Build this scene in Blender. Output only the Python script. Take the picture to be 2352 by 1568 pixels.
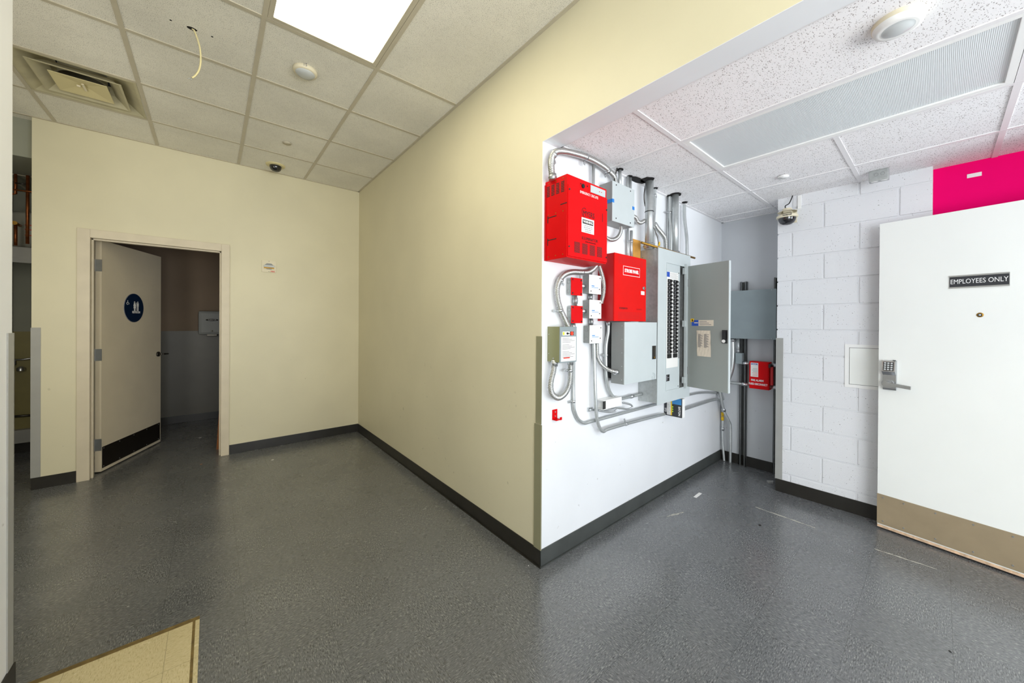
import bpy, bmesh, math, random
from mathutils import Vector, Matrix
random.seed(7)
scene = bpy.context.scene
for o in list(bpy.data.objects): bpy.data.objects.remove(o)
C = scene.collection

# ---------------------------------------------------------------- camera (2352 x 1568 frame)
F_PX, CX, CY = 825.36, 1176.0, 744.73
YAW, PIT, ROL = .6975, .003, .006
EYE = Vector((0, 0, 1.42))
_c, _s = math.cos(YAW), math.sin(YAW)
_r, _f, _u = Vector((_c, -_s, 0)), Vector((_s, _c, 0)), Vector((0, 0, 1))
FWD = _f*math.cos(PIT) - _u*math.sin(PIT)
_up = _f*math.sin(PIT) + _u*math.cos(PIT)
RGT = _r*math.cos(ROL) + _up*math.sin(ROL)
UPV = -_r*math.sin(ROL) + _up*math.cos(ROL)
cam = bpy.data.cameras.new('camera'); camo = bpy.data.objects.new('camera', cam); C.objects.link(camo)
camo.matrix_world = Matrix(((RGT.x, UPV.x, -FWD.x, EYE.x), (RGT.y, UPV.y, -FWD.y, EYE.y), (RGT.z, UPV.z, -FWD.z, EYE.z), (0, 0, 0, 1)))
cam.sensor_width = 36; cam.lens = F_PX/2352*36
cam.shift_y = -(784-CY)/2352
cam.clip_start = .05
scene.camera = camo

# ---------------------------------------------------------------- colour management, world
scene.view_settings.view_transform = 'Standard'; scene.view_settings.look = 'None'
scene.view_settings.gamma = 1; scene.view_settings.use_curve_mapping = False
scene.view_settings.exposure = 0.2
world = bpy.data.worlds.new('world'); scene.world = world; world.use_nodes = True
world.node_tree.nodes['Background'].inputs[0].default_value = (.80, .88, 1.0, 1)
world.node_tree.nodes['Background'].inputs[1].default_value = .35

def area(name, loc, target, sx, sy, power, col):
    l = bpy.data.lights.new(name, 'AREA'); l.shape = 'RECTANGLE'; l.size = sx; l.size_y = sy; l.energy = power; l.color = col
    o = bpy.data.objects.new(name, l); C.objects.link(o); o.location = loc
    d = Vector(target)-Vector(loc); o.rotation_euler = d.to_track_quat('-Z', 'Y').to_euler()
    return o
WARM = (1.0, .86, .56); COOL = (.84, .92, 1.0)
area('ceiling_lamp_light', (.536, 1.81, 3.085), (.536, 1.81, 0), .56, 1.16, 7.5, WARM)
area('rear_ceiling_fill_light', (.536, -1.9, 3.085), (.536, -1.9, 0), .56, 1.16, 5, WARM)  # unseen lamp behind the camera, added to light the left room
area('hall_fill_light', (-1.38, 2.35, 1.75), (-1.5, 6.3, 1.6), .6, 1.7, 15, (1.0, .97, .88))  # unseen fill lamp in the hall, added to brighten the closet
area('assumed_window_fill_light', (2.72, -4.7, 1.2), (2.75, -1.7, 2.9), 1.7, 1.9, 54, COOL).data.spread = math.radians(110)  # unseen fill lamp in an assumed rear window, added to light the right room
area('added_side_fill_light', (-.64, -2.7, 1.3), (2.6, -1.3, 2.0), 2.4, 1.9, 124, (.90, .95, 1.0))  # unseen side lamp, added to brighten the block wall, open door and alcove
area('assumed_side_room_light', (2.45, -1.75, 2.46), (2.45, -1.75, 0), 1.16, .56, 13, (.92, .96, 1.0))  # unseen ceiling lamp without a fixture, assumed for the right room
area('rear_uplight', (.45, -4.7, .9), (.3, -1.4, 3.1), 1.5, 1.6, 38, (1.0, .97, .86)).data.spread = math.radians(80)  # unseen low uplight, added to brighten the left ceiling

# ---------------------------------------------------------------- pixel helpers (a pixel of the 2352 frame met with a real plane)
def ray(x, y): return FWD + RGT*((x-CX)/F_PX) + UPV*((CY-y)/F_PX)
def atX(x, y, X): d = ray(x, y); return EYE + d*(X/d.x)
def atY(x, y, Y): d = ray(x, y); return EYE + d*(Y/d.y)
def atZ(x, y, Z): d = ray(x, y); return EYE + d*((Z-1.42)/d.z)
def atP(x, y, p0, n): d = ray(x, y); return EYE + d*((Vector(p0)-EYE).dot(n)/d.dot(n))

# ---------------------------------------------------------------- materials
def lin(c):
    if isinstance(c, str):
        c = tuple(int(c[i:i+2], 16)/255 for i in (0, 2, 4))
    return tuple((v/12.92 if v <= .04045 else ((v+.055)/1.055)**2.4) for v in c)+(1,)
def mat(name, col, rough=.5, metal=0, noise=0, nscale=20, bump=0, bscale=200, spec=.5, emit=None, estr=0):
    m = bpy.data.materials.new(name); m.use_nodes = True; nt = m.node_tree; b = nt.nodes['Principled BSDF']
    c = lin(col); b.inputs['Base Color'].default_value = c; b.inputs['Roughness'].default_value = rough
    b.inputs['Metallic'].default_value = metal; b.inputs['Specular IOR Level'].default_value = spec
    tc = nt.nodes.new('ShaderNodeTexCoord')
    if noise:
        n = nt.nodes.new('ShaderNodeTexNoise'); n.inputs['Scale'].default_value = nscale; n.inputs['Detail'].default_value = 5
        nt.links.new(tc.outputs['Object'], n.inputs['Vector'])
        r = nt.nodes.new('ShaderNodeMapRange'); r.inputs['From Min'].default_value = .3; r.inputs['From Max'].default_value = .7
        r.inputs['To Min'].default_value = 1-noise; r.inputs['To Max'].default_value = 1+noise
        nt.links.new(n.outputs['Fac'], r.inputs['Value'])
        v = nt.nodes.new('ShaderNodeVectorMath'); v.operation = 'SCALE'; v.inputs[0].default_value = c[:3]
        nt.links.new(r.outputs[0], v.inputs['Scale']); nt.links.new(v.outputs[0], b.inputs['Base Color'])
    if bump:
        n = nt.nodes.new('ShaderNodeTexNoise'); n.inputs['Scale'].default_value = bscale; n.inputs['Detail'].default_value = 3
        nt.links.new(tc.outputs['Object'], n.inputs['Vector'])
        bp = nt.nodes.new('ShaderNodeBump'); bp.inputs['Strength'].default_value = bump; bp.inputs['Distance'].default_value = .002
        nt.links.new(n.outputs['Fac'], bp.inputs['Height']); nt.links.new(bp.outputs[0], b.inputs['Normal'])
    if emit:
        b.inputs['Emission Color'].default_value = lin(emit); b.inputs['Emission Strength'].default_value = estr
    return m
class NT:
    def __init__(s, m): s.t = m.node_tree; s.b = s.t.nodes['Principled BSDF']
    def n(s, kind, **kw):
        x = s.t.nodes.new(kind)
        for k, v in kw.items():
            if k == 'op': x.operation = v
            elif k == 'blend': x.data_type = 'RGBA'; x.blend_type = v
            else:
                key = k.replace('_', ' ')
                x.inputs[key if key in x.inputs else int(k[1:])].default_value = v
        return x
    def l(s, a, b): s.t.links.new(a, b)
    def math(s, op, a, b=None, clamp=False):
        x = s.t.nodes.new('ShaderNodeMath'); x.operation = op; x.use_clamp = clamp
        for i, v in enumerate((a, b)):
            if v is None: continue
            if isinstance(v, (int, float)): x.inputs[i].default_value = v
            else: s.l(v, x.inputs[i])
        return x.outputs[0]
    def mix(s, fac, a, b, blend='MIX'):
        x = s.t.nodes.new('ShaderNodeMix'); x.data_type = 'RGBA'; x.blend_type = blend
        for i, v in ((0, fac), (6, a), (7, b)):
            if isinstance(v, (int, float, tuple)): x.inputs[i].default_value = v
            else: s.l(v, x.inputs[i])
        return x.outputs[2]
    def noise(s, vec, scale, detail=3, rough=.5):
        x = s.t.nodes.new('ShaderNodeTexNoise'); x.inputs['Scale'].default_value = scale; x.inputs['Detail'].default_value = detail; x.inputs['Roughness'].default_value = rough
        if vec is not None: s.l(vec, x.inputs['Vector'])
        return x.outputs['Fac']
    def mapr(s, v, a, b, c=0., d=1.):
        x = s.t.nodes.new('ShaderNodeMapRange')
        for i, k in enumerate((a, b, c, d)): x.inputs[i+1].default_value = k
        s.l(v, x.inputs[0]); return x.outputs[0]
    def mapping(s, vec, scale=(1, 1, 1), rot=(0, 0, 0), loc=(0, 0, 0)):
        x = s.t.nodes.new('ShaderNodeMapping'); x.inputs['Scale'].default_value = scale; x.inputs['Rotation'].default_value = rot; x.inputs['Location'].default_value = loc
        s.l(vec, x.inputs['Vector']); return x.outputs[0]
    def coord(s): return s.t.nodes.new('ShaderNodeTexCoord').outputs['Object']
    def bump(s, h, strength, dist=.002):
        x = s.t.nodes.new('ShaderNodeBump'); x.inputs['Strength'].default_value = strength; x.inputs['Distance'].default_value = dist
        s.l(h, x.inputs['Height']); s.l(x.outputs[0], s.b.inputs['Normal'])

def floor_mat(name, base, dark, light, ox=0, oy=0, rough=(.17, .34), amount=1.0):
    m = mat(name, base, .3, spec=.9); k = NT(m); co = k.coord()
    cs = k.mapping(co, loc=(ox, oy, 0))
    ch = k.n('ShaderNodeTexChecker'); ch.inputs['Scale'].default_value = 1/.305; k.l(cs, ch.inputs['Vector'])
    a = k.noise(k.mapping(co, (250, 55, 1), (0, 0, .12)), 1, 4, .6)
    b2 = k.noise(k.mapping(co, (55, 250, 1), (0, 0, .12)), 1, 4, .6)
    c2 = k.noise(k.mapping(co, (1, 1, 1)), 110, 3, .6)
    st = k.mix(ch.outputs['Fac'], a, b2)
    s1 = k.math('ADD', k.math('MULTIPLY', st, .8), k.math('MULTIPLY', c2, .2))
    lt = k.mapr(s1, .54, .64); dk = k.mapr(s1, .47, .38)
    col = k.mix(k.math('MULTIPLY', lt, .62*amount), lin(base), lin(light))
    col = k.mix(k.math('MULTIPLY', dk, .7*amount), col, lin(dark))
    big = k.mapr(k.noise(co, 1.3, 4), .35, .65, .9, 1.1)
    vm = k.n('ShaderNodeVectorMath', op='SCALE'); k.l(col, vm.inputs[0]); k.l(big, vm.inputs['Scale'])
    # tile joints
    sep = k.n('ShaderNodeSeparateXYZ'); k.l(cs, sep.inputs[0])
    j = None
    for ax in (0, 1):
        fr = k.math('FRACT', k.math('MULTIPLY', sep.outputs[ax], 1/.305))
        e = k.math('LESS_THAN', k.math('ABSOLUTE', k.math('SUBTRACT', fr, .5)), .4965)
        j = e if j is None else k.math('MULTIPLY', j, e)
    jf = k.mapr(j, 0, 1, .66, 1)
    vm2 = k.n('ShaderNodeVectorMath', op='SCALE'); k.l(vm.outputs[0], vm2.inputs[0]); k.l(jf, vm2.inputs['Scale'])
    # scuffs and pale scratches
    sc = k.noise(k.mapping(co, (3, 26, 1), (0, 0, .9)), 1.6, 6, .7)
    k.l(k.mix(k.math('MULTIPLY', k.mapr(sc, .74, .80), .15), vm2.outputs[0], lin('b8b4a8')), k.b.inputs['Base Color'])
    k.l(k.mapr(k.noise(co, 3.5, 5, .6), .3, .7, rough[0], rough[1]), k.b.inputs['Roughness'])
    k.bump(s1, .12, .001)
    return m
def tile_mat(name, base, spec_col, th=.64, sc=(1, 1, 1), scale=230, patch=.06, amt=.8):
    m = mat(name, base, .9, spec=.2); k = NT(m); co = k.coord()
    n1 = k.noise(k.mapping(co, sc), scale, 2, .4); n2 = k.noise(co, 38, 2)
    hole = k.mapr(k.math('ADD', n1, k.math('MULTIPLY', n2, .12)), th, th+.035)
    col = k.mix(k.math('MULTIPLY', hole, amt), lin(base), lin(spec_col))
    big = k.mapr(k.noise(co, 1.7, 4), .35, .65, 1-patch, 1+patch)
    vm = k.n('ShaderNodeVectorMath', op='SCALE'); k.l(col, vm.inputs[0]); k.l(big, vm.inputs['Scale'])
    k.l(vm.outputs[0], k.b.inputs['Base Color']); k.bump(k.math('MULTIPLY', hole, -1), .5, .002)
    return m
def wall_mat(name, base, scuff='8a8268', amt=.35, rough=.45):
    m = mat(name, base, rough); k = NT(m); co = k.coord()
    big = k.mapr(k.noise(co, 1.6, 4), .35, .65, .97, 1.03)
    sp = k.mapr(k.noise(co, 26, 2, .4), .745, .77)
    sm = k.mapr(k.noise(k.mapping(co, (1.5, 1.5, 9)), 2.2, 7, .75), .66, .76)
    sep = k.n('ShaderNodeSeparateXYZ'); k.l(co, sep.inputs[0])
    low = k.mapr(sep.outputs[2], 1.25, .6)
    f = k.math('MULTIPLY', k.math('MAXIMUM', k.math('MULTIPLY', sm, .35), sp), k.math('MULTIPLY', low, amt))
    col = k.mix(f, lin(base), lin(scuff))
    vm = k.n('ShaderNodeVectorMath', op='SCALE'); k.l(col, vm.inputs[0]); k.l(big, vm.inputs['Scale'])
    k.l(vm.outputs[0], k.b.inputs['Base Color']); k.bump(k.noise(co, 160, 2), .06, .001)
    return m
def block_mat():
    m = mat('painted_block', 'e6e7ea', .42); k = NT(m); co = k.coord()
    n = k.noise(co, 150, 4, .6); n2 = k.noise(co, 14, 3)
    pit = k.mapr(k.math('ADD', k.noise(co, 120, 1, .3), k.math('MULTIPLY', n2, .25)), .86, .90)
    k.l(k.mix(k.math('MULTIPLY', pit, .8), lin('e6e7ea'), lin('6a6560')), k.b.inputs['Base Color'])
    k.bump(k.math('ADD', n, k.math('MULTIPLY', n2, .6)), .55, .003)
    return m
def galv_mat(name, base, spangle=.12, rough=.35, metal=.85):
    m = mat(name, base, rough, metal); k = NT(m); co = k.coord()
    f = k.mapr(k.math('ADD', k.math('MULTIPLY', k.noise(co, 55, 3), .4), k.math('MULTIPLY', k.noise(co, 9, 4), .6)), .35, .65, 1-spangle, 1+spangle)
    vm = k.n('ShaderNodeVectorMath', op='SCALE'); vm.inputs[0].default_value = lin(base)[:3]; k.l(f, vm.inputs['Scale'])
    k.l(vm.outputs[0], k.b.inputs['Base Color']); return m

M = {}
M['cream'] = wall_mat('warm_tinted_wall_paint', 'dcd5b8')  # warm lamp tint is put into this wall colour
M['white_wall'] = wall_mat('white_wall_paint', 'eceef1', '8a8580', .3)
M['grey_wall'] = wall_mat('grey_wall_paint', 'c6c9cd', '6a6a6a', .3)
M['pink'] = mat('magenta_wall_paint', 'fa0072', .8, noise=.03, nscale=2, spec=.1)
M['restroom_wall'] = mat('restroom_wall_paint', '8b7660', .6, noise=.05, nscale=3)
M['wainscot'] = mat('restroom_wainscot_panel', '65625a', .4, noise=.05, nscale=4)
M['closet_wall'] = mat('closet_paint_and_shade', '989a8b', .6, noise=.06, nscale=3)
M['closet_panel'] = mat('closet_yellowed_panel', '8d8450', .5, noise=.15, nscale=4)
M['block'] = block_mat()
M['floor'] = floor_mat('vinyl_tile_floor', '636567', '1d1c1a', 'a9a9a6', -.129, -.262)
M['patch'] = floor_mat('cream_vinyl_tile', 'c9bb92', '9a8a60', 'dfd3ae', .15, .1, amount=.7)
M['patch_edge'] = mat('patch_grime', '6d5a30', .7, noise=.35, nscale=30)
M['ceil_left'] = tile_mat('ceiling_tile_left', 'eeebe0', '4c4436', .678, scale=300, amt=.7)
M['ceil_right'] = tile_mat('ceiling_tile_right', 'f8f6f7', '5a423a', .682, (1, 1.9, 1), 130, .01, .62)
M['tee_left'] = mat('ceiling_grid_left', 'c4bca8', .45, noise=.05, nscale=9)
M['tee_right'] = mat('ceiling_grid_right', 'ebe9ea', .4)
M['gap'] = mat('shadow_gap', '3a3024', .9)
M['base'] = mat('black_vinyl_base', '262420', .33, noise=.2, nscale=10)
M['base_grey'] = mat('worn_grey_vinyl_base', '454846', .3, noise=.15, nscale=10)
M['guard'] = mat('grey_vinyl_guard', 'a2a29e', .4, noise=.04, nscale=8)
M['guard_olive'] = mat('olive_vinyl_guard', '8d8b70', .4, noise=.04, nscale=8)
M['frame'] = mat('cream_door_frame', 'd6cbb4', .4, noise=.05, nscale=6)
M['leaf'] = mat('tan_door_paint', 'e2d6be', .45, noise=.05, nscale=3, bump=.03)
M['white_door'] = mat('white_door_paint', 'f0f2ee', .38, noise=.02, nscale=2)
M['wood_edge'] = mat('worn_wood_edge', 'd8b898', .6, noise=.25, nscale=40)
M['kick_dark'] = mat('dark_kick_plate', '1c1712', .4, noise=.2, nscale=20)
M['kick_tan'] = mat('tan_kick_plate', 'a9987c', .38, .25, noise=.08, nscale=6)
M['steel'] = mat('brushed_steel', 'b4b6b8', .32, .9, noise=.05, nscale=30)
M['darksteel'] = mat('dark_steel', '55524c', .35, .85)
M['zinc'] = mat('zinc_hardware', 'c7cacc', .3, .9)
M['emt'] = galv_mat('galvanized_conduit', 'bcc0c0', .08, .34, .6)
M['galv'] = galv_mat('galvanized_sheet', 'b0b4b3', .16, .38, .55)
M['flex'] = mat('flexible_metal_conduit', 'bcbdbb', .28, .8)
M['strut'] = mat('dark_galvanized_strut', '6e7070', .4, .8, noise=.1, nscale=20)
M['red'] = mat('red_enamel', 'd20209', .45, spec=.15, noise=.03, nscale=6)
M['red2'] = mat('red_orange_enamel', 'd60f0a', .48, spec=.15, noise=.03, nscale=6)
M['darkred'] = mat('deep_red_enamel', 'b30d12', .45)
M['grey'] = mat('grey_enamel', 'c2cacb', .42, noise=.02, nscale=6)
M['grey_mid'] = mat('blue_grey_enamel', '8b9699', .4, noise=.05, nscale=7)
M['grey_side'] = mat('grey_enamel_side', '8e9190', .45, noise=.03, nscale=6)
M['olive'] = mat('olive_enamel', '8b8d68', .45, noise=.03, nscale=8)
M['panel_door'] = mat('grey_panel_door_enamel', '8f9490', .4, noise=.02, nscale=4)
M['white'] = mat('white_plastic', 'f2f2f0', .45)
M['paper'] = mat('white_label_paper', 'eceae6', .6)
M['paper2'] = mat('tan_paper', 'd9cdbb', .7, noise=.05, nscale=12)
M['ink'] = mat('black_ink', '161414', .5)
M['greyink'] = mat('grey_ink', '77767a', .6)
M['redink'] = mat('red_ink', 'd8402e', .5)
M['blueink'] = mat('blue_ink', '3f8fd0', .5)
M['blue'] = mat('blue_label', '2450b4', .5)
M['bluetape'] = mat('blue_masking_tape', '1f7ccf', .6)
M['yellow'] = mat('yellow_label', 'efc21c', .5)
M['black'] = mat('black_plastic', '121212', .35)
M['hole'] = mat('dark_opening', '0b0907', .9)
M['inner_dark'] = mat('dark_enclosure_interior', '2a2826', .7)
M['brass'] = mat('aged_brass', 'a07a30', .4, .7, noise=.25, nscale=40)
M['copper'] = mat('aged_copper', '9a5a30', .38, .75, noise=.35, nscale=25)
M['plywood'] = mat('plywood_board', 'c8913f', .6, noise=.2, nscale=12)
M['wood'] = mat('orange_wood', 'a0602a', .5, noise=.15, nscale=20)
M['beige'] = mat('beige_plastic', 'e2d9bf', .45)
M['cable'] = mat('cream_cable', 'dbcf9f', .5)
M['dome'] = mat('smoked_dome', '17171b', .06, spec=.9)
M['lens'] = mat('frosted_sensor_lens', 'c6cacb', .25)
M['diffuser_off'] = mat('prismatic_diffuser', 'dfe4e6', .3)
M['diffuser_on'] = mat('lit_diffuser', 'ffffff', .4, emit='fffbe8', estr=4.0)
M['tank'] = mat('grey_tank_enamel', 'a9a89c', .4)
M['restroom_blue'] = mat('navy_restroom_sign', '06203e', .5, spec=.25)
M['sign_black'] = mat('black_sign_plate', '2c2e33', .5)
M['led_red'] = mat('lit_red_lamp', 'ff2a12', .4, emit='ff2a10', estr=1.5)
M['led_yel'] = mat('lit_yellow_lamp', 'e8e020', .4, emit='f0e020', estr=.8)
M['led_green'] = mat('lit_green_lamp', '8cc63f', .4, emit='b0e020', estr=.6)
M['duct'] = mat('dusty_metal', '8f8b78', .6, noise=.15, nscale=10)
M['vent'] = mat('dusty_cream_vent', 'bcb596', .5, noise=.12, nscale=9)
M['glass'] = mat('window_glass', 'ffffff', .05)
# fine ribs of the unlit prismatic diffuser
_k = NT(M['diffuser_off']); _w = _k.t.nodes.new('ShaderNodeTexWave'); _w.inputs['Scale'].default_value = 62; _w.bands_direction = 'Y'
_k.l(_k.coord(), _w.inputs['Vector']); _k.l(_k.mix(_k.mapr(_w.outputs['Fac'], .5, 1, 0, .35), lin('dfe4e6'), lin('b4bbbf')), _k.b.inputs['Base Color']); _k.bump(_w.outputs['Fac'], .3, .002)

# ---------------------------------------------------------------- mesh builder
class MB:
    def __init__(s): s.bm = bmesh.new(); s.mi = 0
    def _m(s, faces, m, smooth=False):
        for f in faces: f.material_index = m; f.smooth = smooth
    def box(s, x0, x1, y0, y1, z0, z1, m=0, bev=0):
        x0, x1 = sorted((x0, x1)); y0, y1 = sorted((y0, y1)); z0, z1 = sorted((z0, z1))
        v = [s.bm.verts.new((x, y, z)) for x in (x0, x1) for y in (y0, y1) for z in (z0, z1)]
        fs = [s.bm.faces.new([v[i] for i in q]) for q in ((0, 1, 3, 2), (4, 6, 7, 5), (0, 4, 5, 1), (2, 3, 7, 6), (0, 2, 6, 4), (1, 5, 7, 3))]
        s._m(fs, m)
        if bev:
            bev = min(bev, (x1-x0)*.45, (y1-y0)*.45, (z1-z0)*.45)
            es = list({e for f in fs for e in f.edges})
            r = bmesh.ops.bevel(s.bm, geom=es, offset=bev, segments=2, affect='EDGES', profile=.7)
            s._m(r['faces'], m)
        return s
    def prism(s, pts, vec, m=0, m_side=None):
        vec = Vector(vec); a = [s.bm.verts.new(p) for p in pts]; b = [s.bm.verts.new(Vector(p)+vec) for p in pts]
        n = len(a); fs = [s.bm.faces.new(a), s.bm.faces.new(b[::-1])]
        sd = [s.bm.faces.new((a[i], b[i], b[(i+1) % n], a[(i+1) % n])) for i in range(n)]
        s._m(fs, m); s._m(sd, m if m_side is None else m_side)
        bmesh.ops.recalc_face_normals(s.bm, faces=fs+sd); return s
    def face(s, pts, m=0): f = s.bm.faces.new([s.bm.verts.new(p) for p in pts]); s._m([f], m); return s
    def tube(s, pts, r, seg=12, m=0, rib=0, pitch=.008, smooth=True, curve=True, cap=True):
        pts = [Vector(p) for p in pts]
        if curve and len(pts) > 2:
            q = [pts[0]]+pts+[pts[-1]]; out = []
            for i in range(1, len(q)-2):
                n = 10
                for t in range(n):
                    t /= n; a, b, c, d = q[i-1], q[i], q[i+1], q[i+2]
                    out.append(.5*((2*b)+(c-a)*t+(2*a-5*b+4*c-d)*t*t+(3*b-a-3*c+d)*t**3))
            out.append(pts[-1]); pts = out
        if rib:                                                 # resample evenly
            L = [0]
            for i in range(1, len(pts)): L.append(L[-1]+(pts[i]-pts[i-1]).length)
            step = pitch/4; N = max(2, int(L[-1]/step)); res = []; j = 0
            for i in range(N+1):
                d = L[-1]*i/N
                while j < len(L)-2 and L[j+1] < d: j += 1
                t = (d-L[j])/max(1e-9, L[j+1]-L[j]); res.append(pts[j].lerp(pts[j+1], t))
            pts = res
        prev = None; rings = []
        for i, p in enumerate(pts):
            t = (pts[min(i+1, len(pts)-1)]-pts[max(i-1, 0)]).normalized()
            if prev is None: nrm = t.orthogonal().normalized()
            else:
                nrm = (prev-t*prev.dot(t)); nrm = nrm.normalized() if nrm.length > 1e-6 else t.orthogonal().normalized()
            prev = nrm; bi = t.cross(nrm)
            rr = r*(1+rib*(1, 0, -1, 0)[i % 4]) if rib else (r[i] if isinstance(r, list) else r)
            rings.append([s.bm.verts.new(p+(nrm*math.cos(2*math.pi*k/seg)+bi*math.sin(2*math.pi*k/seg))*rr) for k in range(seg)])
        fs = []
        for a, b in zip(rings, rings[1:]):
            for k in range(seg): fs.append(s.bm.faces.new((a[k], a[(k+1) % seg], b[(k+1) % seg], b[k])))
        s._m(fs, m, smooth)
        if cap: s._m([s.bm.faces.new(rings[0][::-1]), s.bm.faces.new(rings[-1])], m)
        return s
    def cyl(s, p0, p1, r, seg=16, m=0): return s.tube([p0, p1], r, seg, m, curve=False)
    def lathe(s, prof, c, axis, seg=32, m=0, mats=None, scale=(1, 1)):
        c = Vector(c); ax = Vector(axis).normalized(); u = ax.orthogonal().normalized(); w = ax.cross(u)
        if abs(ax.z) > .9: u, w = Vector((1, 0, 0)), ax.cross(Vector((1, 0, 0)))
        else: w = ax.cross(Vector((0, 0, 1))).normalized(); u = w.cross(ax)
        rings = []
        for (r, h) in prof:
            if r < 1e-6: rings.append([s.bm.verts.new(c+ax*h)])
            else: rings.append([s.bm.verts.new(c+ax*h+(u*math.cos(2*math.pi*k/seg)*scale[0]+w*math.sin(2*math.pi*k/seg)*scale[1])*r) for k in range(seg)])
        for i, (a, b) in enumerate(zip(rings, rings[1:])):
            mm = mats[i] if mats else m
            for k in range(seg):
                k2 = (k+1) % seg
                if len(a) == 1 and len(b) == 1: continue
                if len(a) == 1: vs = (a[0], b[k], b[k2])
                elif len(b) == 1: vs = (a[k], a[k2], b[0])
                else: vs = (a[k], a[k2], b[k2], b[k])
                f = s.bm.faces.new(vs); f.material_index = mm; f.smooth = True
        return s
def mesh_obj(name, mb, mats, parent=None, local=False, origin=None):
    me = bpy.data.meshes.new(name)
    if isinstance(mb, MB): bmesh.ops.recalc_face_normals(mb.bm, faces=mb.bm.faces) ; mb.bm.to_mesh(me); mb.bm.free()
    else: me = mb; me.name = name
    if not isinstance(mats, (list, tuple)): mats = [mats]
    if not isinstance(mb, MB): me.materials.clear()
    for m in mats: me.materials.append(M[m] if isinstance(m, str) else m)
    o = bpy.data.objects.new(name, me); C.objects.link(o)
    if parent is not None:
        root = parent
        while root.parent: root = root.parent
        if not local: me.transform(root.matrix_basis.inverted())
        o.parent = parent
    elif not local:
        if origin is None:
            vs = [v.co for v in me.vertices]
            origin = Vector(((min(v.x for v in vs)+max(v.x for v in vs))/2, (min(v.y for v in vs)+max(v.y for v in vs))/2, min(v.z for v in vs)))
        me.transform(Matrix.Translation(-Vector(origin))); o.location = origin
    try:
        for p in me.polygons: pass
    except Exception: pass
    return o
def thing(name, label, cat, loc, rotz=0, group=None):
    o = bpy.data.objects.new(name, None); C.objects.link(o); o.empty_display_size = .05
    o.matrix_basis = Matrix.Translation(Vector(loc)) @ Matrix.Rotation(rotz, 4, 'Z')
    o['label'] = label; o['category'] = cat
    if group: o['group'] = group
    return o
def tag(o, label, cat, group=None):
    o['label'] = label; o['category'] = cat
    if group: o['group'] = group
    return o
def struct(name, mb, mats, label=None):
    o = mesh_obj(name, mb, mats, origin=(0, 0, 0)); o['kind'] = 'structure'
    if label: o['label'] = label; 
    return o
def text(s, size, pos, xd, yd, mats, parent, name='lettering', sx=1.0, bold=0.0, align='CENTER', local=False, ext=.0004, label=None):
    cu = bpy.data.curves.new(name, 'FONT'); cu.body = s; cu.size = size; cu.align_x = align; cu.align_y = 'CENTER'; cu.extrude = ext; cu.offset = bold; cu.resolution_u = 3
    t = bpy.data.objects.new(name, cu); C.objects.link(t)
    bpy.context.view_layer.update()
    me = bpy.data.meshes.new_from_object(t); bpy.data.objects.remove(t)
    xd, yd = Vector(xd).normalized(), Vector(yd).normalized(); zd = xd.cross(yd); p = Vector(pos)+zd*ext
    me.transform(Matrix(((xd.x*sx, yd.x, zd.x, p.x), (xd.y*sx, yd.y, zd.y, p.y), (xd.z*sx, yd.z, zd.z, p.z), (0, 0, 0, 1))))
    o = mesh_obj(name, me, mats, parent, local=local)
    if label: o['label'] = label
    return o
XP, XN, YP, YN, ZP = Vector((1, 0, 0)), Vector((-1, 0, 0)), Vector((0, 1, 0)), Vector((0, -1, 0)), Vector((0, 0, 1))

# ================================================================ THE SETTING
ZL, ZR = 3.12, 2.495
WB, WA, WC, WE, WD = 1.4775, 4.88, 1.4925, 3.726, 4.134
fl = MB(); fl.box(-2.3, 4.3, -5.2, 7.0, -.05, 0); struct('floor', fl, 'floor')
b = MB()
OX0, OX1, OZ = -.845, .105, 2.18
b.box(-1.149, OX0, WA, 5.0, 0, ZL); b.box(OX1, 1.6, WA, 5.0, 0, ZL); b.box(OX0, OX1, WA, 5.0, OZ, ZL)
struct('wall_back', b, 'cream')
b = MB(); b.box(WB, 1.61, 1.497, WA, 0, ZL); b.box(WB, 1.61, -5.2, 1.497, 2.48, ZL); struct('wall_middle', b, ['cream'])
b = MB(); b.box(WB+.0005, 1.608, -5.1, 1.4925, 2.478, 2.4805); struct('trim_1', b, 'white_wall')      # white painted soffit of the wide opening
b = MB(); b.box(WB+.001, 4.25, WC, 1.497, 0, 2.4805); b.box(1.62, 4.25, 1.497, 1.6, 0, 2.7); b.box(1.611, 4.25, WC, 1.497, 2.4805, 2.7); struct('wall_electrical', b, 'white_wall')
b = MB(); b.box(WD, 4.25, .7, WC, 0, 2.7); struct('wall_alcove', b, 'grey_wall')
b = MB(); b.box(3.81, 4.25, -.76, .04, 0, 2.7); struct('wall_right', b, 'pink')
b = MB(); b.box(3.81, 4.25, -5.2, -.76, 0, 2.7); struct('wall_right_rear', b, 'white_wall')
b = MB(); b.box(-.75, -.583, -1.4, 2.286, 0, ZL, bev=.004); b.box(-.75, -.583, -5.2, -4.0, 0, ZL); b.box(-.75, -.583, -4.0, -1.4, 0, .35); b.box(-.75, -.583, -4.0, -1.4, 2.35, ZL); struct('wall_left', b, 'white_wall')  # opening behind the camera is added to let the side fill lamp in
b = MB(); b.box(-2.3, -.75, 2.15, 2.286, 0, ZL); b.box(-2.3, -2.2, 2.286, 4.98, 0, ZL); struct('wall_hall', b, 'cream')
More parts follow.
